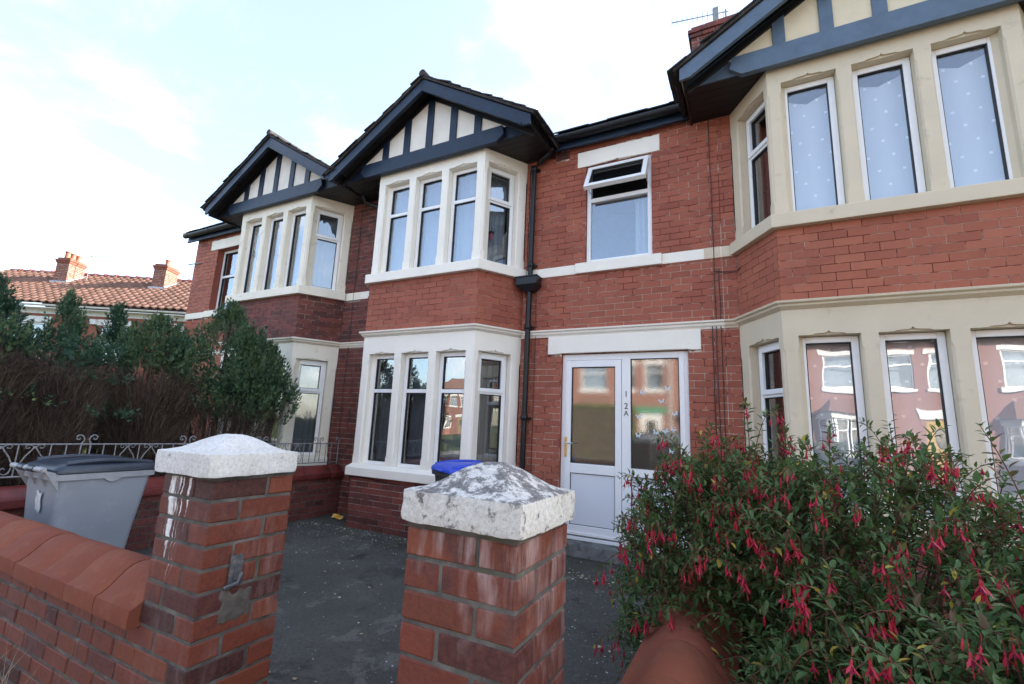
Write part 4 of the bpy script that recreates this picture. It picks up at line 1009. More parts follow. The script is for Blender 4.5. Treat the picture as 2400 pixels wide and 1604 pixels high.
# ================================================================== wrought iron railing
rl = thing('iron_railing', 'grey wrought iron railing with scrolls along the dark boundary wall', 'railing', (-5.88, 3.3, .73))
RX = -5.88; zt_ = lambda y: 1.10 - .012 * (y - 1.6); zl_ = lambda y: .815 - .012 * (y - 1.6)
MB().tube([(RX, 1.25, zt_(1.25)), (RX, 5.45, zt_(5.45))], .008, 6).build('top_rail', 'iron_grey', rl)
MB().tube([(RX, 1.25, zl_(1.25)), (RX, 5.45, zl_(5.45))], .008, 6).build('bottom_rail', 'iron_grey', rl)
def spiral(cy, cz, r0, turns, a0, sgn, k=16):
    return [(RX, cy + sgn * r0 * (1 - .75 * i / k) * math.cos(a0 + turns * 6.283 * i / k), cz + r0 * (1 - .75 * i / k) * math.sin(a0 + turns * 6.283 * i / k)) for i in range(k + 1)]
sc = MB()
pt0 = [(RX, .0, -.27), (RX, .0, .0), (RX, -.012, .025), (RX, -.02, .045), (RX, -.012, .07), (RX, .008, .088), (RX, .032, .088), (RX, .045, .070), (RX, .040, .050), (RX, .024, .044), (RX, .014, .055), (RX, .02, .066)]
heart = [(.0, .10), (.02, .06), (.06, .0), (.085, -.06), (.09, -.11), (.078, -.15), (.05, -.165), (.025, -.15), (.018, -.12), (.035, -.10), (.05, -.115)]
curl = [(.0, .0), (.02, .03), (.05, .04), (.066, .022), (.058, .0), (.04, .0), (.036, .014)]
for y0 in (1.31, 2.25, 3.19, 4.13, 5.07):
    for s in (-1, 1):
        MB().tube([(RX, y0 + s * (.038 + y), zt_(y0) + z) for _, y, z in pt0], .007, 6).build('scroll_post', 'iron_grey', rl)
    MB().tube([(RX, y0 - .038, zt_(y0) - .11), (RX, y0, zt_(y0) - .13), (RX, y0 + .038, zt_(y0) - .11)], .006, 5).build('scroll', 'iron_grey', rl)
    for k in (1, 2, 4.1, 6.3, 7.4):
        y = y0 + .047 + k * .101
        if y > 5.44: continue
        MB().tube([(RX, y, zl_(y)), (RX, y, zt_(y))], .006, 5).build('bar', 'iron_grey', rl)
    for k in (3.05, 5.2):
        y = y0 + .047 + k * .101
        if y > 5.4: continue
        for s in (-1, 1):
            MB().tube([(RX, y + s * a * .95, zt_(y) - .11 + b * .95) for a, b in heart], .0055, 5).build('scroll', 'iron_grey', rl)
            MB().tube([(RX, y + s * a, zt_(y) - .035 + b * .8) for a, b in curl], .005, 5).build('scroll', 'iron_grey', rl)
MB().tube([(RX, 5.46, .70), (RX, 5.46, zt_(5.46)), (RX, 5.46 + .01, zt_(5.4) + .06), (RX, 5.46 - .02, zt_(5.4) + .10), (RX, 5.46 - .05, zt_(5.4) + .09), (RX, 5.46 - .05, zt_(5.4) + .06)], .009, 6).build('scroll_post', 'iron_grey', rl)

# ================================================================== wheelie bins
def rrect(w, d, z, r=.05, cy=0.0, n=4):
    pts = []
    for (sx, sy, a0) in ((1, 1, 0), (-1, 1, 90), (-1, -1, 180), (1, -1, 270)):
        for k in range(n + 1):
            a = rad(a0 + 90 * k / n); pts.append((sx * (w / 2 - r) + r * math.cos(a), cy + sy * (d / 2 - r) + r * math.sin(a), z))
    return pts
def wheelie_bin(label, loc, rz, body, rim, lid, group=None, sticker=False, scale=1.0):
    t_ = thing('wheelie_bin', label, 'bin', loc, rz, group); Wd = WM[t_.name] @ Matrix.Scale(scale, 4)
    m = MB(); m.loft([rrect(.44, .46, .03, .05), rrect(.46, .48, .06, .055), rrect(.50, .545, .5, .05, .012), rrect(.545, .63, .92, .045, .022), rrect(.55, .64, .965, .045, .024)]); b_ = m.build('body', body, t_, smooth=True, world=Wd)
    for s in (-1, 1):     # side stiffening ribs
        MB().tube([(s * .262, -.20, .93), (s * .258, -.195, .80)], .007, 5).build('rib', body, b_, world=Wd)
    m = MB(); m.loft([rrect(.555, .65, .945, .045, .024), rrect(.585, .69, .945, .05, .026), rrect(.59, .695, .99, .05, .026), rrect(.55, .65, .99, .04, .024)]); m.build('rim', rim, t_, smooth=True, world=Wd)
    for s in (-1, 1):     # moulded grips under the rim
        m = MB(); q = [(-.06 + .12 * k / 8, .945 - .03 * math.sin(math.pi * k / 8)) for k in range(9)]
        m.loft([[(s * .291, y + .05, z) for y, z in q], [(s * .270, y + .05, z) for y, z in q]]); m.build('grip', rim, b_, world=Wd)
    # lid: shallow dome with rolled edge and raised side rib
    secs = []
    for k, (w, d, z, r) in enumerate(((.575, .68, .992, .05), (.60, .705, .996, .055), (.60, .705, 1.022, .055), (.575, .675, 1.046, .06), (.50, .60, 1.066, .07), (.34, .42, 1.080, .09), (.12, .16, 1.085, .05))):
        secs.append(rrect(w, d, z, r, .028))
    m = MB(); m.loft(secs); l_ = m.build('lid', lid, t_, smooth=True, world=Wd)
    for s in (-1, 1):
        pts = [(s * .255, -.25 + .58 * k / 10, 1.052 + .03 * math.sin(math.pi * (.15 + .85 * k / 10))) for k in range(11)]
        MB().tube(pts, .02, 8).build('lid_rib', lid, l_, smooth=True, world=Wd)
    MB().loft([[(-.1, .36, 1.0), (.1, .36, 1.0), (.1, .36, 1.025), (-.1, .36, 1.025)], [(-.08, .41, 1.0), (.08, .41, 1.0), (.08, .41, 1.015), (-.08, .41, 1.015)]]).build('lid_lip', lid, l_, bevel=.004, world=Wd)
    # handle bar on brackets at the back
    MB().tube([(-.27, -.385, 1.03), (.27, -.385, 1.03)], .02, 10).build('handle', rim, t_, smooth=True, world=Wd)
    for x in (-.27, -.09, .09, .27):
        m = MB(); m.loft([[(x - .006, -.405, 1.035), (x + .006, -.405, 1.035), (x + .006, -.30, 1.0), (x - .006, -.30, 1.0)], [(x - .006, -.37, 1.005), (x + .006, -.37, 1.005), (x + .006, -.275, .86), (x - .006, -.275, .86)]]); m.build('handle_bracket', rim, t_, world=Wd)
    for x in (-.09, .09):
        MB().tube([(x - .05, -.385, 1.03), (x + .05, -.385, 1.03)], .026, 10).build('hinge', lid, l_, smooth=True, world=Wd)
    for s in (-1, 1):
        wh = MB().tube([(s * .235, -.26, .10), (s * .245, -.26, .10), (s * .275, -.26, .10), (s * .285, -.26, .10)], [.09, .10, .10, .09], 18).build('wheel', 'rubber', t_, smooth=True, world=Wd)
    MB().tube([(-.28, -.26, .10), (.28, -.26, .10)], .012, 6).build('axle', 'steel', t_, world=Wd)
    if sticker:
        m = MB(); N = 6; vs = []
        for j in range(N + 1):
            for i in range(N + 1):
                u, v = i / N, j / N; w_ = .09 * (1 + .12 * mnoise.noise(Vector((u * 3, v * 3, 4))))
                vs.append((-.02 + w_ * u + .008 * math.sin(9 * v), -.262 - .013 * (.72 + .10 * v), .70 + .145 * v + .012 * math.sin(7 * u)))
        m.add([(x, -.2605 - (z - .5) * .075 - .012, z) for x, y, z in vs], [(j * (N + 1) + i, j * (N + 1) + i + 1, (j + 1) * (N + 1) + i + 1, (j + 1) * (N + 1) + i) for j in range(N) for i in range(N)])
        m.build('sticker', 'sticker', t_, world=Wd)
    return t_
wheelie_bin('light grey wheelie bin with dark domed lid behind the low coping wall', (-4.80, 1.89, .0), rad(1), 'bin_grey', 'bin_rim', 'bin_lid_dark', sticker=True, scale=.965)
wheelie_bin('dark wheelie bin with bright blue lid standing beside the white bay', (-2.70, 4.38, -.0), rad(148), 'bin_dark', 'bin_dark', 'bin_blue', scale=.955)

# ================================================================== litter on the driveway
def scatter(name, n, mat, fn, size, label, cat, parent=None):
    m = MB()
    for i in range(n):
        x, y = fn(); s = random.uniform(*size); a = random.random() * 6.28
        P = []
        for k in range(5):
            r_ = s * random.uniform(.6, 1.1); P.append((x + r_ * math.cos(a + k * 1.2566), y + r_ * .8 * math.sin(a + k * 1.2566), .0055 + random.uniform(0, s * .45)))
        P.append((x, y, .006 + s * .6)); m.add(P, [(k, (k + 1) % 5, 5) for k in range(5)])
    return tag(m.build(name, mat, rnd=True), label, cat, kind='stuff')
def grit_pos():
    r_ = random.random()
    if r_ < .35: return random.uniform(-5.7, -2.7), 4.85 - abs(random.gauss(0, .35))
    if r_ < .6: return random.uniform(-2.3, -.5), random.uniform(2.6, 5.2)
    return random.uniform(-5.6, -.4), random.uniform(1.6, 4.9)
scatter('grit', 2600, 'grit', grit_pos, (.003, .010), 'pale grit and crumbs scattered over the dark driveway', 'grit')
scatter('leaf_litter', 160, 'dry_leaf', lambda: (random.uniform(-5.6, -.5), random.choice([random.uniform(1.6, 4.8), 4.82 - abs(random.gauss(0, .12))])), (.010, .022), 'dry leaf scraps scattered over the dark driveway', 'leaves')
m = MB(); vs = []
for j in range(7):
    for i in range(9):
        u, v = i / 8, j / 6; vs.append((-5.52 + .22 * u + .02 * math.sin(5 * v), 5.12 + .09 * v + .03 * math.sin(6 * u), .02 + .07 * math.sin(3.1 * v) * (.6 + .5 * mnoise.noise(Vector((u * 4, v * 4, 0))))))
m.add(vs, [(j * 9 + i, j * 9 + i + 1, (j + 1) * 9 + i + 1, (j + 1) * 9 + i) for j in range(6) for i in range(8)])
tag(m.build('crisp_packet', 'wrapper_yellow', smooth=True), 'crumpled yellow wrapper lying where boundary wall meets the bay', 'litter')

# ================================================================== plants
def leaf_faces(m, base, d, side, nrm, L, w, r, fold=.25):
    """pointed leaf, folded along the midrib and drooping"""
    a = base + d * (L * .38) + side * (w / 2) + nrm * (w * fold); b = base + d * (L * .38) - side * (w / 2) + nrm * (w * fold)
    a2 = base + d * (L * .72) + side * (w * .36) + nrm * (w * fold * .4); b2 = base + d * (L * .72) - side * (w * .36) + nrm * (w * fold * .4)
    c1 = base + d * (L * .38); c2 = base + d * (L * .72) - nrm * (L * .03); tip = base + d * L - nrm * (L * .09)
    m.add([base, a, c1, b, a2, c2, b2, tip], [(0, 2, 1), (0, 3, 2), (1, 2, 5, 4), (2, 3, 6, 5), (4, 5, 7), (5, 6, 7)], r)

ZUP = Vector((0, 0, 1))
def fuchsia():
    t_ = thing('fuchsia_bush', 'large fuchsia bush with hanging red flowers spilling over the low wall', 'bush', (.55, 2.2, 0))
    blobs = [((.42, 2.30, .66), (.80, .74, .78)), ((-.20, 2.42, .72), (.44, .52, .66)), ((.62, 1.62, .48), (.66, .48, .66)), ((1.25, 2.2, .55), (.7, .8, .72)), ((.16, 1.75, .42), (.28, .42, .55)), ((.05, 2.75, .88), (.42, .4, .5))]
    lv = MB(); st = MB(); flowers = []
    R_ = random.Random(11)
    def inside(p, k=1.0):
        return min(sum(((p[i] - c[i]) / (r[i] * k)) ** 2 for i in range(3)) for c, r in blobs)
    shoots = []
    wts = [1.0, .62, .8, .7, .34, .42]
    for s in range(2300):
        c, r = R_.choices(blobs, wts)[0]
        th = R_.uniform(0, 6.283); cz = R_.uniform(-.45, 1.0) ** 1 if R_.random() < .7 else R_.uniform(.35, 1.0); q = math.sqrt(max(0, 1 - cz * cz))
        d = Vector((q * math.cos(th), q * math.sin(th), cz))
        lump = 1 + .13 * mnoise.noise(Vector((d.x * 2.2 + c[0] * 3, d.y * 2.2, d.z * 2.2)))
        end = Vector((c[0] + d.x * r[0] * lump * R_.uniform(.86, 1.07), c[1] + d.y * r[1] * lump * R_.uniform(.86, 1.07), c[2] + d.z * r[2] * lump * R_.uniform(.86, 1.05)))
        if end.z < .1: end.z = .1 + R_.uniform(0, .15)
        if R_.random() < .10: end += d * R_.uniform(.03, .12) + Vector((0, 0, R_.uniform(0, .05)))
        if inside(end) < .55: continue                 # buried in another lobe
        root = Vector((c[0] + R_.uniform(-.1, .1), c[1] + R_.uniform(-.1, .1), max(.1, c[2] - .1)))
        start = root.lerp(end, R_.uniform(.55, .72)) + Vector((R_.uniform(-.12, .12), R_.uniform(-.12, .12), R_.uniform(-.03, .03)))
        shoots.append((start, end, d))
    # long arching sprays that break the outline
    for (s_, e_) in (((.0, 2.5, 1.15), (-.02, 2.45, 1.62)), ((-.02, 2.6, 1.2), (.12, 2.5, 1.60)), ((.9, 1.7, .9), (1.08, 1.42, 1.26)), ((.75, 1.9, 1.0), (.62, 1.9, 1.52)), ((.3, 2.5, 1.2), (.30, 2.35, 1.52)), ((-.4, 2.3, .8), (-.62, 2.1, .86)), ((-.35, 2.35, .6), (-.66, 2.2, .52)), ((-.3, 2.4, .45), (-.62, 2.35, .30)), ((1.0, 1.4, .8), (1.1, 1.05, 1.14)), ((-.3, 2.3, 1.0), (-.52, 2.25, 1.15)), ((.5, 2.2, 1.15), (.56, 2.0, 1.52)), ((-.25, 2.7, 1.1), (-.40, 2.6, 1.40))):
        shoots.append((Vector(s_), Vector(e_), (Vector(e_) - Vector(s_)).normalized()))
    for start, end, d in shoots:
        n = 9; L = (end - start).length
        if L < .08: continue
        droop = R_.uniform(.10, .36) * L; pts = []
        for i in range(n + 1):
            f = i / n; p = start.lerp(end, f); p.z += droop * math.sin(math.pi * f * .9) - droop * .5 * f * f; pts.append(p)
        st.tube(pts, [.0022 * (1 - .75 * i / n) + .0006 for i in range(n + 1)], 4, cap=False)
        age = R_.random()
        nodes = int(L / .026); 
        for i in range(1, nodes + 1):
            f = i / nodes; k = min(int(f * n), n - 1); p = pts[k].lerp(pts[k + 1], f * n - k); tan = (pts[k + 1] - pts[k]).normalized()
            a0 = (i % 2) * math.pi / 2 + R_.uniform(-.4, .4); sd = tan.cross(ZUP)
            if sd.length < .05: sd = Vector((1, 0, 0))
            sd.normalize(); up = sd.cross(tan).normalized()
            if f < .25 and R_.random() < .5: continue
            for q in (0, math.pi, (R_.uniform(1, 2) if R_.random() < .5 else None)):
                if q is None: continue
                o = sd * math.cos(a0 + q) + up * math.sin(a0 + q)
                ld = (o * .85 + tan * .45 + Vector((0, 0, R_.uniform(-.25, .15)))).normalized()
                sde = ld.cross(ZUP + o * .2)
                if sde.length < .05: sde = sd.copy()
                sde.normalize(); nr = sde.cross(ld).normalized()
                if nr.z < 0: nr = -nr; 
                sz = R_.uniform(.028, .054) * (1.08 - .45 * f * f)
                r = min(.999, max(0, R_.random() * .72 + .18 * f + (.10 if f > .85 else 0)))
                if R_.random() < .009: r = R_.uniform(.978, 1)
                leaf_faces(lv, p + o * .003, ld, sde, nr, sz, sz * R_.uniform(.36, .46), r)
        for _ in range(R_.choice((0, 1, 1, 1, 2, 2, 3))):
            f = R_.uniform(.62, 1.0); k = min(int(f * n), n - 1); flowers.append(pts[k].lerp(pts[k + 1], f * n - k) + Vector((R_.uniform(-.015, .015), R_.uniform(-.015, .015), 0)))
    # inner darkness: a sparse fill of leaves within the volume
    for _ in range(20000):
        c, r = R_.choices(blobs, wts)[0]; d = Vector((R_.gauss(0, 1), R_.gauss(0, 1), R_.gauss(0, 1))).normalized() * (R_.random() ** .4 * .94)
        p = Vector((c[0] + d.x * r[0], c[1] + d.y * r[1], c[2] + d.z * r[2]))
        if p.z < .08: continue
        ld = Vector((R_.uniform(-1, 1), R_.uniform(-1, 1), R_.uniform(-.6, .5))).normalized(); sde = ld.cross(ZUP).normalized(); nr = sde.cross(ld)
        sz = R_.uniform(.03, .05); leaf_faces(lv, p, ld, sde, nr, sz, sz * .42, R_.random() * .6)
    tag(lv.build('foliage', 'fuchsia_leaf', t_, rnd=True), kind='stuff')
    tag(st.build('twigs', 'stem_red', t_), kind='stuff')
    for k in range(9):
        c, r = blobs[k % len(blobs)]; b0 = Vector((.35 + R_.uniform(-.25, .35), 2.15 + R_.uniform(-.2, .2), 0)); e = Vector((c[0] + R_.uniform(-.2, .2), c[1] + R_.uniform(-.2, .2), c[2] + .15)); mid = b0.lerp(e, .5) + Vector((0, 0, .12))
        MB().tube([b0, b0.lerp(mid, .5) + Vector((0, 0, .05)), mid, mid.lerp(e, .5) + Vector((0, 0, .03)), e], [.018, .014, .011, .008, .005], 7).build('branch', 'stem_red', t_, smooth=True)
    # hanging flowers, each one an object: pedicel, tube, spread sepals, violet skirt
    def flower_mesh(seed, closed):
        q = random.Random(seed); m = MB(); mp_ = []
        m.tube([(0, 0, 0), (.001, .001, -.018), (0, 0, -.030)], [.0008, .0007, .0012], 4, cap=False)
        if closed:
            m.tube([(0, 0, -.030), (0, 0, -.036), (0, 0, -.048), (0, 0, -.060), (0, 0, -.070)], [.0015, .0032, .0048, .004, .0006], 6)
            k0 = len(m.f)
        else:
            m.tube([(0, 0, -.030), (0, 0, -.034), (0, 0, -.042), (0, 0, -.046)], [.0015, .0032, .0030, .0042], 6)
            for s in range(4):
                a = s * 1.571 + q.uniform(-.2, .2); o = Vector((math.cos(a), math.sin(a), 0)); t2 = Vector((-o.y, o.x, 0)); sp = q.uniform(.45, .95); Ls = q.uniform(.024, .030)
                b0 = Vector((0, 0, -.045)) + o * .003; dd = (o * sp - ZUP * 1.0).normalized()
                m.add([b0 - t2 * .0022, b0 + t2 * .0022, b0 + dd * Ls * .5 + t2 * .0042 + o * .002, b0 + dd * Ls * .5 - t2 * .0042 + o * .002, b0 + dd * Ls + o * .005], [(0, 1, 2, 3), (3, 2, 4)])
            k0 = len(m.f)
            m.tube([(0, 0, -.045), (0, 0, -.052), (0, 0, -.062)], [.003, .0062, .0066], 7, cap=False)
            for s in range(4):
                a = q.uniform(0, 6.28); m.tube([(.001, 0, -.055), (.003 * math.cos(a), .003 * math.sin(a), -.082 - q.uniform(0, .012))], .0006, 3, cap=False)
        me = m.mesh('flower'); me.materials.append(M['fuchsia_flower']); me.materials.append(M['fuchsia_petal'])
        if not closed:
            for i, p in enumerate(me.polygons):
                if i >= k0 and i < k0 + 14: p.material_index = 1
        return me
    fm = [flower_mesh(i, i % 3 == 2) for i in range(9)]
    vis = []
    for p in flowers:
        dd = p - Vector((0, 0, CAM_H)); z = dd.dot(CF)
        if z < .3: continue
        if abs(dd.dot(CR) / z * FPX) > 1230 or abs(dd.dot(CU) / z * FPX) > 830: continue
        # on the outside of the bush, where a flower hangs free
        to = -dd.normalized()
        if inside(p + to * .05) < .93: continue
        vis.append(p + to * .03)
    R_.shuffle(vis); cl = []
    for p in vis:
        for _ in range(R_.choice((1, 1, 2, 2, 3, 4))):
            cl.append(p + Vector((R_.uniform(-.025, .025), R_.uniform(-.025, .025), R_.uniform(-.02, .005))))
    cl.sort(key=lambda p: p.length); fr_ = MB(); pr_ = MB()
    for k, p in enumerate(cl[:900]):
        w = Matrix.Translation(p) @ Matrix.Rotation(R_.uniform(0, 6.28), 4, 'Z') @ Matrix.Rotation(R_.uniform(-.25, .25), 4, 'X') @ Matrix.Scale(R_.uniform(.62, .92), 4); me = R_.choice(fm)
        if k % 3 == 0 and k // 3 < 300: mesh_obj('flower', me, None, t_, w)
        else:
            vv = [w @ v.co for v in me.vertices]; r = R_.random()
            for q in me.polygons: (pr_ if q.material_index else fr_).add([vv[i] for i in q.vertices], [tuple(range(len(q.vertices)))], r)
    tag(fr_.build('blossom', 'fuchsia_flower', t_, rnd=True), kind='stuff'); tag(pr_.build('petals', 'fuchsia_petal', t_, rnd=True), kind='stuff')
    return t_
fuchsia()

def conifer(label, x, y, h, R0, zc, seed, ndead, lean=(0, 0), nsp=5200, spires=1, group=None, tufts=(), zd=1.6):
    """cypress gone bare below: upright stems, dead twigs fanning up, green crown of flat sprays"""
    R_ = random.Random(seed); t_ = thing('conifer', label, 'conifer', (x, y, 0), 0, group)
    for k in range(6):
        a = R_.uniform(0, 6.28); r_ = R0 * R_.uniform(.2, .6); e = Vector((x + r_ * math.cos(a), y + r_ * math.sin(a), zc + (h - zc) * R_.uniform(.2, .7)))
        b0 = Vector((x + .06 * math.cos(a), y + .06 * math.sin(a), 0)); mid = b0.lerp(e, .5) + Vector((.04 * math.cos(a), .04 * math.sin(a), .1))
        MB().tube([b0, mid, e], [.03, .02, .006], 6).build('stem', 'bark', t_, smooth=True)
    MB().tube([(x, y, 0), (x + lean[0] * .4, y + lean[1] * .4, h * .5), (x + lean[0], y + lean[1], h * .96)], [.055, .035, .005], 7).build('trunk', 'bark', t_, smooth=True)
    g = MB()
    leaders = [(x + lean[0], y + lean[1], h, R0)] + [(x + R_.uniform(-.7, .7) * R0, y + R_.uniform(-.7, .7) * R0, zc + (h - zc) * R_.uniform(.55, .85), R0 * R_.uniform(.35, .55)) for _ in range(spires - 1)]
    def plume(p, d, L, wd, tone, n):
        # feathery upright brush of flat sprays
        sd = d.cross(Vector((R_.uniform(-1, 1), R_.uniform(-1, 1), .1))).normalized(); bd = d.cross(sd)
        for i in range(n):
            f = R_.random() ** .75; a = R_.uniform(0, 6.283); o = sd * math.cos(a) + bd * math.sin(a)
            q = p + d * (L * f) + o * (wd * (1 - f) ** .6 * R_.uniform(.15, .8))
            dd = (d * R_.uniform(.7, 1.2) + o * R_.uniform(.25, .75) * (1.1 - f)).normalized(); ll = L * R_.uniform(.12, .26) * (1.15 - .5 * f)
            s1 = dd.cross(o + d * .3)
            if s1.length < .05: continue
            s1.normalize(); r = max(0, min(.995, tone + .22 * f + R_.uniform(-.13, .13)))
            for off, k in ((0, 1.0), (.5, .66), (-.5, .66)):
                d3 = (dd + s1 * off).normalized(); w2 = s1 * (ll * .11)
                g.add([q - w2 * .6, q + w2 * .6, q + d3 * ll * k * .6 + w2, q + d3 * ll * k, q + d3 * ll * k * .6 - w2], [(0, 1, 2, 3, 4)], r)
    np_ = int(nsp / 17)
    for i in range(np_):
        tx, ty, hh, rr = R_.choices(leaders, [3.2] + [1] * (len(leaders) - 1))[0]
        f = R_.random() ** .9; a = R_.uniform(0, 6.283)
        prof = (.80 + .20 * math.sin(min(1, f / .30) * math.pi / 2)) * (1 - max(0, (f - .30) / .70)) ** .85
        lump = 1 + .30 * mnoise.noise(Vector((math.cos(a) * 1.8 + seed, math.sin(a) * 1.8, f * 3)))
        r_ = rr * prof * lump * (1 - .35 * R_.random() ** 2) * .90; o = Vector((math.cos(a), math.sin(a), 0))
        zb_ = zc + .14 * mnoise.noise(Vector((a * 1.3, seed, 1)))
        p = Vector((tx, ty, zb_ + (hh - zb_) * f * .93)) + o * r_
        d = (o * R_.uniform(.25, .85) * (1 - .6 * f) + ZUP * R_.uniform(.7, 1.0) + Vector((R_.uniform(-.2, .2), R_.uniform(-.2, .2), 0))).normalized()
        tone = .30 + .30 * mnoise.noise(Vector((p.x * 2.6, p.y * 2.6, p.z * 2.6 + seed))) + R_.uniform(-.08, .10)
        L = R_.uniform(.16, .34) * (1.1 - .35 * f); plume(p - d * L * .45, d, L, L * .36, tone, 26)
    for (tx, ty, hh, rr) in leaders:                       # pointed leading shoots
        for k in range(5): plume(Vector((tx + R_.uniform(-.05, .05), ty + R_.uniform(-.05, .05), hh - .30 - .05 * k)), (ZUP + Vector((R_.uniform(-.25, .25), R_.uniform(-.25, .25), 0))).normalized(), R_.uniform(.22, .36), .07, .45, 16)
    for (px_, py_, pz_, pr_) in tufts:                       # green regrowth among the dead wood
        for k in range(16):
            a = R_.uniform(0, 6.283); o = Vector((math.cos(a), math.sin(a), R_.uniform(-.4, .7))); plume(Vector((px_, py_, pz_)) + o * pr_ * R_.uniform(.3, .9), (o + ZUP * .6).normalized(), R_.uniform(.12, .2), .06, .45, 14)
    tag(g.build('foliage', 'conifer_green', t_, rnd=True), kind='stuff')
    dm = MB()
    for i in range(ndead):
        a = R_.uniform(0, 6.283); f = R_.random(); r0 = .05 + .10 * R_.random(); z0 = R_.uniform(.15, zd)
        fan = min(1, (z0 + .25) / (zd * .95)); r1 = R0 * (.20 + .70 * fan) * (.75 + .3 * R_.random()); L = R_.uniform(.12, .34)
        o = Vector((math.cos(a), math.sin(a), 0)); p = Vector((x, y, z0)) + o * r1 * (.88 + .14 * R_.random() - (.7 * R_.random() if i % 3 == 0 else 0))
        d = (ZUP + o * R_.uniform(.05, .5) + Vector((R_.uniform(-.25, .25), R_.uniform(-.25, .25), 0))).normalized(); sd = d.cross(Vector((R_.uniform(-1, 1), R_.uniform(-1, 1), .2))).normalized()
        w = R_.uniform(.0016, .0042); col = max(0, min(1, .42 + .75 * mnoise.noise(p * 2.3) + R_.uniform(-.22, .22)))
        dm.add([p - sd * w, p + sd * w, p + d * L], [(0, 1, 2)], col)
        for k in range(7):
            q = p + d * L * R_.uniform(.2, .95); d2 = (d + Vector((R_.uniform(-1.3, 1.3), R_.uniform(-1.3, 1.3), R_.uniform(-.5, .3)))).normalized(); dm.add([q - sd * w * .6, q + sd * w * .6, q + d2 * L * .33], [(0, 1, 2)], col)
    tag(dm.build('dead_twigs', 'conifer_dead', t_, rnd=True), kind='stuff')
    return t_
conifer('broad rounded green conifer in front of the cream stone bay', -6.74, 3.98, 3.12, .90, 1.42, 3, 5200, spires=6, nsp=26000, zd=1.45)
conifer('shaggy conifer with green top and large dead brown underside', -6.62, 3.05, 2.62, .52, 1.98, 5, 9500, spires=4, nsp=5200, zd=1.72, tufts=((-6.2, 3.36, 1.78, .14), (-6.15, 3.50, 1.50, .15), (-6.1, 3.45, 1.66, .12), (-6.3, 2.75, 2.02, .10), (-6.2, 3.0, 1.95, .12)))
conifer('slim dark conifer spire in front of the window of far terrace', -7.55, 2.95, 2.86, .30, 1.5, 8, 600, spires=2, nsp=4200)
conifer('slim dark conifer spire in front of the alarm box of far terrace', -7.55, 2.44, 2.92, .33, 1.5, 13, 600, spires=3, nsp=4600)
conifer('mostly dead brown conifer thicket behind the railing', -6.42, 2.10, 2.20, .40, 1.92, 21, 8000, spires=2, nsp=700, zd=1.70, tufts=((-6.1, 2.40, 1.72, .12), (-6.05, 2.36, 2.02, .10), (-6.0, 2.45, 1.35, .12)))
conifer('dead brown conifer with green tuft beside the wall end', -6.40, 1.62, 2.26, .38, 1.95, 29, 6500, spires=2, nsp=1300, zd=1.75, tufts=((-5.98, 1.74, 1.50, .17),))
conifer('dark green conifer at the street end of the hedge', -7.15, 1.62, 2.92, .50, 1.8, 34, 800, spires=2, nsp=6200)
# lower green tufts sprouting from the dead thicket
# weeds at the foot of the front wall
def weeds():
    m = MB(); R_ = random.Random(4)
    for cx_, cy_, n, hmax in ((-3.02, 1.02, 60, .42), (-2.72, 1.03, 40, .32), (-3.3, 1.0, 70, .5), (-2.45, 1.04, 18, .2)):
        for i in range(n):
            b = Vector((cx_ + R_.gauss(0, .07), cy_ + R_.gauss(0, .025), 0)); L = hmax * R_.uniform(.3, 1); d = Vector((R_.uniform(-.5, .5), R_.uniform(-.3, .15), 1)).normalized(); s = Vector((1, .2, 0)) * R_.uniform(.001, .0022)
            e1 = b + d * L * .6; e2 = e1 + (d + Vector((R_.uniform(-.5, .5), 0, -.5))).normalized() * L * .4
            m.add([b - s, b + s, e1 + s * .7, e2, e1 - s * .7], [(0, 1, 2, 4), (4, 2, 3)])
    return tag(m.build('dry_weeds', 'dry_leaf', rnd=True), 'dry straw weeds at the foot of the coping wall', 'weeds', kind='stuff')
weeds()
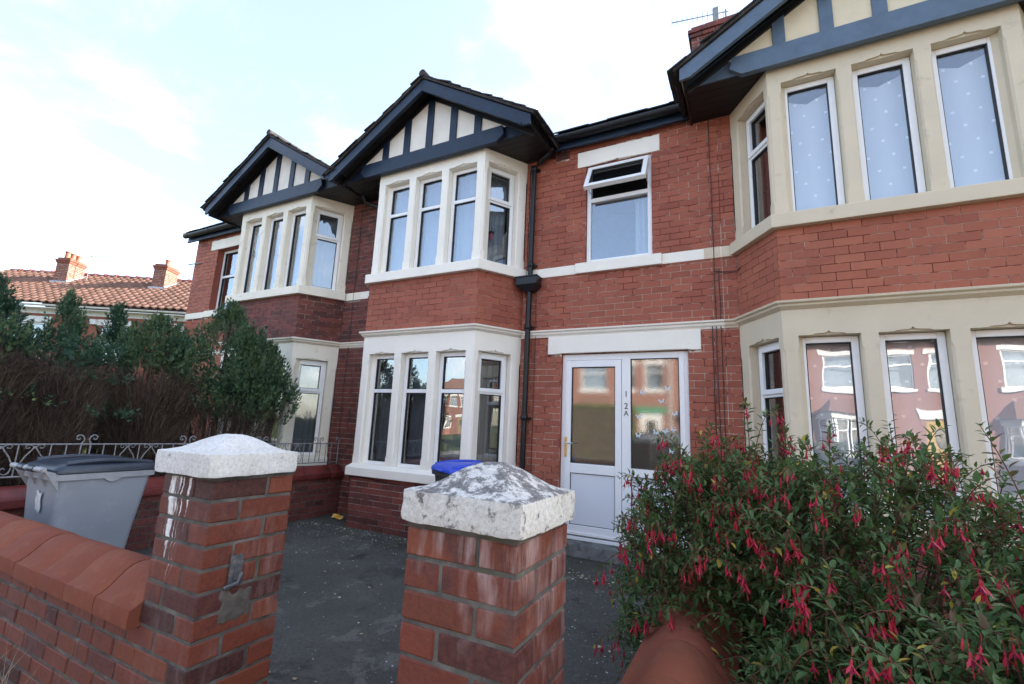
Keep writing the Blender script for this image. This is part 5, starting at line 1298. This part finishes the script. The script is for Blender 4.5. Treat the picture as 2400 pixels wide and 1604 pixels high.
# ================================================================== far terrace with pantiled roof
def far_house(i, label):
    dr = Vector((.85, .53, 0)).normalized(); nrm = Vector((dr.y, -dr.x, 0)); P0 = Vector((-22.4, 8.4, 0)) - dr * 0.0
    Wd = 6.2; u0 = -7.6 + i * Wd; u1 = u0 + Wd
    def fr2(z): return z
    p0 = P0 + dr * u0; p1 = P0 + dr * u1; F = frame((p0.x, p0.y), (p1.x, p1.y))     # front wall, outside towards the camera
    back = .35
    def G(u, n, z): return F(u, n - back, z)
    G.L = F.L; G.u = F.u; G.n = F.n; G.p0 = F(0, -back, 0)[:2]
    t_ = thing('far_terraced_house', label, 'house', tuple((p0 + p1) / 2 - nrm * back), math.atan2(dr.y, dr.x), 'terrace beyond the hedge')
    holes = [(1.0, 2.0, 3.3, 4.7), (3.9, 5.2, 3.3, 4.7)]
    m = MB(); backing(m, G, F.L, 0, 5.3, holes, n=0, reveal=.12); m.obox(G, 0, F.L, -7.6, -7.5, 0, 5.3); m.obox(G, 0, .1, -7.5, -.15, 0, 5.3); m.obox(G, F.L - .1, F.L, -7.5, -.15, 0, 5.3); m.obox(G, .1, F.L - .1, -1.6, -1.5, 0, 5.3)
    m.build('wall', 'far_brick', t_)
    for a, b, c, d in holes:
        w = window(t_, G, a, b, c, d, n_face=-.06, transom=4.25, fw=.06)
        MB().obox(G, a - .15, b + .15, -.02, .03, d + .002, d + .24).build('lintel', 'white_trim', t_); MB().obox(G, a - .1, b + .1, -.06, .06, c - .1, c).build('window_sill', 'white_trim', t_)
        MB().obox(G, a + .05, b - .05, -.32, -.31, c + .05, d - .05).build('net_blind', 'blind_pale', w)
    MB().obox(G, .6, .85, -.01, .12, 4.72, 4.92).build('alarm_box', 'white_trim', t_)
    MB().obox(G, 0, F.L, .01, .03, 5.05, 5.30).build('fascia', 'white_trim', t_)
    MB().obox(G, 0, F.L, .03, .36, 5.22, 5.25).build('soffit', 'white_trim', t_)
    secs = [[F(u, .0 + .07 * math.cos(t2), 5.36 + .07 * math.sin(t2)) for t2 in [math.pi + k * math.pi / 6 for k in range(7)]] + [F(u, .0 + .06 * math.cos(t2), 5.36 + .055 * math.sin(t2)) for t2 in [2 * math.pi - k * math.pi / 6 for k in range(7)]] for u in (0, F.L)]
    MB().loft(secs).build('gutter', 'white_trim', t_)
    # roof: deck, pantiles laid one by one, ridge tiles
    run, rise = 3.9, 2.25; e0 = 5.40
    m = MB(); m.add([F(0, .02, e0), F(F.L, .02, e0), F(F.L, -run, e0 + rise), F(0, -run, e0 + rise)], [(0, 1, 2, 3)]); m.add([F(0, -2 * run, e0), F(0, -run, e0 + rise), F(F.L, -run, e0 + rise), F(F.L, -2 * run, e0)], [(0, 1, 2, 3)]); ro = m.build('roof', 'roof_tile', t_)
    nr, nc = 14, 21; sl_ = math.hypot(run, rise); tw = F.L / nc; tl = sl_ / nr; ang = math.atan2(dr.y, dr.x); pit = math.atan2(rise, run)
    m = MB(); K = 6; pr = [(-tw * .5 + tw * k / K,   .078 * (.5 + .5 * math.cos(2 * math.pi * (k / K) - .9))) for k in range(K + 1)]
    vs = [(x, y, z + (.042 if y == 0 else .004)) for y in (0, tl * 1.12) for x, z in pr] + [(x, 0, z) for x, z in pr]
    m.add(vs, [(k, k + 1, K + 2 + k, K + 1 + k) for k in range(K)] + [(2 * K + 2 + k, 2 * K + 3 + k, k + 1, k) for k in range(K)]); me = m.mesh('pantile', True); me.materials.append(M['roof_tile'])
    for r_ in range(nr):
        for c_ in range(nc):
            u = tw * (c_ + .5); f = r_ / nr
            p = F(u, .03 - run * f, e0 + rise * f + .012 + random.uniform(-.004, .004))
            mesh_obj('pantile', me, None, ro, Matrix.Translation(p) @ Matrix.Rotation(ang, 4, 'Z') @ Matrix.Rotation(pit, 4, 'X'))
    k = int(F.L / .45)
    for j in range(k):
        u = F.L * j / k; m = MB(); r0, r1 = .12, .145
        secs = []
        for uu, rr in ((u, .12), (u + F.L / k - .08, .12), (u + F.L / k - .08, .16), (u + F.L / k - .005, .16)):
            secs.append([F(uu, -run + rr * math.cos(t2), e0 + rise + .02 + rr * math.sin(t2)) for t2 in [q * math.pi / 6 for q in range(7)]])
        m.loft(secs); m.build('ridge_tile', 'dark_terracotta', ro)
    # chimney on the slope, square to the ridge
    uc = {0: 3.45, 1: 1.40, 2: 2.2}[i]
    Rm = Matrix.Rotation(ang, 4, 'Z'); Ri = Rm.inverted(); q = Ri @ Vector(F(uc, -2.85, 0)); z_ = e0 + rise * .55
    chimney(t_, q.x - .27, q.x + .27, q.y - .40, q.y + .45, z_, e0 + rise + .42, mat='far_brick', pots=3 if i == 0 else 1, R=Rm, limit=40)
    fl = MB(); fl.obox(F, uc - .36, uc + .36, -2.47, -2.40, e0 + rise * .62, e0 + rise * .62 + .17); fl.prism(frame(F(uc + .31, -2.40, 0)[:2], F(uc + .31, -3.4, 0)[:2]), [(0, e0 + rise * .60), (1.0, e0 + rise * .87), (1.0, e0 + rise * .93), (0, e0 + rise * .70)], -.01, .02); fl.build('flashing', 'lead_flashing', t_)
    if i == 0:
        ae = thing('tv_aerial', 'small television aerial beside the three pot chimney of far terrace', 'aerial', F(uc + .8, -3.2, e0 + rise + .3))
        MB().tube([F(uc + .75, -2.9, e0 + rise * .75), F(uc + .75, -2.9, e0 + rise + .75)], .018, 5).build('mast', 'iron_grey', ae)
        MB().tube([F(uc + .55, -2.9, e0 + rise + .7), F(uc + 1.35, -2.9, e0 + rise + .74)], .012, 4).build('boom', 'iron_grey', ae)
        for k in range(6): MB().tube([F(uc + .6 + k * .14, -2.75, e0 + rise + .72), F(uc + .6 + k * .14, -3.05, e0 + rise + .72)], .008, 4).build('element', 'iron_grey', ae)
far_house(0, 'far terraced house with pantiled roof and three pot chimney beyond the hedge')
far_house(1, 'far terraced house with pantiled roof and single pot chimney beside end house')
far_house(-1, 'far terraced house at the street end of the pantiled terrace') if False else None
sd_ = thing('satellite_dish', 'dark grey satellite dish at the corner of the end house', 'satellite dish', (-11.1, 5.5, 3.3))
m = MB(); secs = []
cD = Vector((-11.28, 5.30, 3.22)); dD = Vector((-.55, -.8, .25)).normalized(); aD = dD.cross(ZUP).normalized(); bD = aD.cross(dD)
for r_, o in ((.30, .0), (.20, -.035), (.10, -.055), (.01, -.06)): secs.append([tuple(cD + aD * r_ * math.cos(k * .3927) + bD * r_ * 1.08 * math.sin(k * .3927) + dD * o) for k in range(16)])
m.loft(secs, cap=False); m.build('dish', 'iron_grey', sd_, smooth=True)
MB().tube([tuple(cD - dD * .06), (-11.1, 5.42, 3.2), (-11.0, 5.5, 3.2)], .015, 6).build('arm', 'iron_grey', sd_); MB().tube([tuple(cD - bD * .28), tuple(cD + dD * .30 - bD * .05)], .009, 5).build('feed_arm', 'iron_grey', sd_)

# ================================================================== the other side of the street (seen in the panes)
def opposite(i, label, door, bayr, x0=None, Y=-12.6):
    x0 = 13 - i * 5.4 if x0 is None else x0; x1 = x0 - 5.4
    F = frame((x0, Y), (x1, Y))          # faces +y
    t_ = thing('opposite_house', label, 'house', ((x0 + x1) / 2, Y, 0), 0, 'terrace across the street')
    hs = [(.55, 1.45, 3.5, 4.8), (1.95, 2.75, 3.5, 4.8), (.6, 1.7, .15, 2.35), (3.4, 4.8, 3.5, 4.85)]
    m = MB(); backing(m, F, F.L, 0, 5.4, hs, n=0, reveal=.12); m.obox(F, 0, F.L, -7, -6.9, 0, 5.4); m.obox(F, 0, F.L, -1.0, -.9, 0, 5.4); m.build('wall', 'opposite_brick', t_)
    for k in (0, 1, 3):
        a, b, c, d = hs[k]; w = window(t_, F, a, b, c, d, n_face=-.05, transom=4.4); MB().obox(F, a - .1, b + .1, -.05, .06, c - .12, c).build('window_sill', 'white_trim', t_); MB().obox(F, a - .12, b + .12, -.02, .02, d + .002, d + .22).build('lintel', 'white_trim', t_); MB().obox(F, a, b, -.3, -.29, c, d).build('blind_panel', 'blind_pale', w)
    a, b, c, d = hs[2]
    dd = MB().obox(F, a, b, -.10, -.05, c, d).build('door', door, t_); MB().obox(F, a - .2, b + .2, -.02, .03, d + .002, d + .3).build('lintel', 'green_trim' if i == 3 else 'white_trim', t_); MB().obox(F, a + .3, b - .3, -.05, -.03, 1.3, 2.0).build('door_light', 'obscure_glass', dd)
    # ground-floor bay with hipped tile roof
    pth = [F(2.7, 0, 0)[:2], F(3.1, .6, 0)[:2], F(4.7, .6, 0)[:2], F(5.1, 0, 0)[:2]]
    MB().sweep(pth, [(0, 0), (0, .8), (-.2, .8), (-.2, 0)]).build('bay_base', 'opposite_brick', t_); MB().sweep(pth, [(.06, .8), (.06, .92), (-.2, .92), (-.2, .8)]).build('bay_sill', 'white_trim', t_); MB().sweep(pth, [(.03, 2.2), (.03, 2.45), (-.2, 2.45), (-.2, 2.2)]).build('bay_head', 'white_trim', t_)
    for p, q in zip(pth, pth[1:]):
        Fb = frame(p, q); k = 3 if Fb.L > 1 else 1
        for j in range(k): wb = window(t_, Fb, Fb.L * j / k + .05, Fb.L * (j + 1) / k - .05, .92, 2.2, n_face=-.04, transom=1.85); MB().obox(Fb, Fb.L * j / k + .06, Fb.L * (j + 1) / k - .06, -.2, -.19, .95, 2.18).build('blind_panel', 'blind_grey', wb)
    m = MB(); pr = [F(2.5, -.0, 2.45), F(2.95, .75, 2.45), F(4.85, .75, 2.45), F(5.3, -.0, 2.45), F(4.6, 0, 3.15), F(3.2, 0, 3.15)]; m.add(pr, [(0, 1, 5), (1, 2, 4, 5), (2, 3, 4)]); m.build('bay_roof', 'roof_tile', t_)
    m = MB(); m.add([F(0, .3, 5.35), F(F.L, .3, 5.35), F(F.L, -3.6, 7.6), F(0, -3.6, 7.6)], [(0, 1, 2, 3)]); m.add([F(0, -7.2, 5.35), F(0, -3.6, 7.6), F(F.L, -3.6, 7.6), F(F.L, -7.2, 5.35)], [(0, 1, 2, 3)]); m.build('roof', 'roof_tile', t_)
    MB().tube([F(0, .3, 5.34), F(F.L, .3, 5.34)], .06, 6).build('gutter', 'white_trim', t_); MB().tube([F(.2, .06, 5.3), F(.2, .06, .1)], .04, 6).build('downpipe', 'white_trim', t_)
for i, (lb, dr_) in enumerate((('house across the street with white door near the corner', 'white_trim'), ('house across the street with bright yellow door', 'yellow_door'), ('house across the street with white door behind the hedge', 'white_trim'), ('house across the street with green trim over its door', 'white_trim'), ('house across the street with navy door', 'navy_paint'), ('house at the far side road with slate blue door', 'slate_paint'), ('house at the far side road with brown door', 'wood_trim'))):
    opposite(i, lb, dr_, 0, *(() if i < 5 else (-25.0 - (i - 5) * 5.4, -38.0)))
def hedge(x0, x1, y0, y1, h, label):
    m = MB(); R_ = random.Random(int(x0 * 10))
    core = MB(); core.box(x0 + .1, x1 - .1, y0 + .1, y1 - .1, 0, h - .1); t_ = thing('hedge', label, 'hedge', ((x0 + x1) / 2, (y0 + y1) / 2, 0)); core.build('branches', 'bark', t_)
    for _ in range(5000):
        p = [R_.uniform(x0, x1), R_.uniform(y0, y1), R_.uniform(.05, h)]; k = R_.randrange(3)
        if k == 0: p[1] = R_.choice((y0, y1)) + R_.uniform(-.06, .06)
        elif k == 1: p[2] = h + R_.uniform(-.08, .05)
        else: p[0] = R_.choice((x0, x1)) + R_.uniform(-.06, .06)
        p = Vector(p); d = Vector((R_.uniform(-1, 1), R_.uniform(-1, 1), R_.uniform(-.3, 1))).normalized(); s = d.cross(Vector((.3, R_.uniform(-1, 1), .8))).normalized() * .04
        m.add([p - s, p + d * .05, p + s, p - d * .05], [(0, 1, 2, 3)], R_.random())
    tag(m.build('foliage', 'hedge_leaf', t_, rnd=True), kind='stuff')
hedge(-9.6, -4.9, -11.6, -10.9, 2.6, 'tall clipped hedge across the street')
hedge(-2.0, 3.0, -11.6, -10.9, 1.3, 'low clipped hedge across the street')
# parked hatchback reflected in the door glass
def car(cx, cy):
    t_ = thing('parked_car', 'black hatchback parked by the kerb across the street', 'car', (cx, cy, 0))
    prof = [(-2.0, .35), (-2.05, .6), (-1.95, .85), (-1.85, .98), (-1.5, 1.32), (-.9, 1.45), (.1, 1.43), (.55, 1.28), (1.1, .98), (1.75, .88), (2.0, .72), (2.05, .45), (1.95, .28), (-1.9, .25)]
    secs = []
    for y, k in ((-.86, .93), (-.80, 1), (0, 1.0), (.80, 1), (.86, .93)):
        secs.append([(cx + x * (1 if abs(y) < .85 else .985), cy + y * (1 if z < .95 else 1 - .28 * (z - .95) / .5), .05 + (z if abs(y) < .85 else .3 + (z - .3) * .97)) for x, z in prof])
    m = MB(); m.loft(secs); m.build('body', 'car_paint', t_, bevel=.03, smooth=True)
    for s in (-1, 1):
        q = [(-1.45, 1.02), (-1.2, 1.28), (-.85, 1.38), (.05, 1.37), (.45, 1.24), (.85, 1.02)]
        m = MB(); F = frame((cx, cy + s * .80), (cx - s, cy + s * .80)); m.add([(cx + x, cy + s * (.845 - .225 * max(0, (z - .95)) / .5 - .0 + .012), z + .05) for x, z in q], [tuple(range(6))]); m.build('side_window', 'obscure_glass', t_)
        for x in (-1.25, 1.3):
            w = MB().tube([(cx + x, cy + s * .70, .31), (cx + x, cy + s * .72, .31), (cx + x, cy + s * .87, .31), (cx + x, cy + s * .885, .31)], [.28, .31, .31, .28], 20).build('wheel', 'rubber', t_, smooth=True); MB().tube([(cx + x, cy + s * .88, .31), (cx + x, cy + s * .895, .31)], .19, 14).build('rim', 'steel', w)
        MB().box(cx - 2.06, cx - 1.98, cy + s * .62 - .1, cy + s * .62 + .1, .75, .98).build('tail_light', 'tail_red', t_, bevel=.01)
car(-2.3, -7.5)
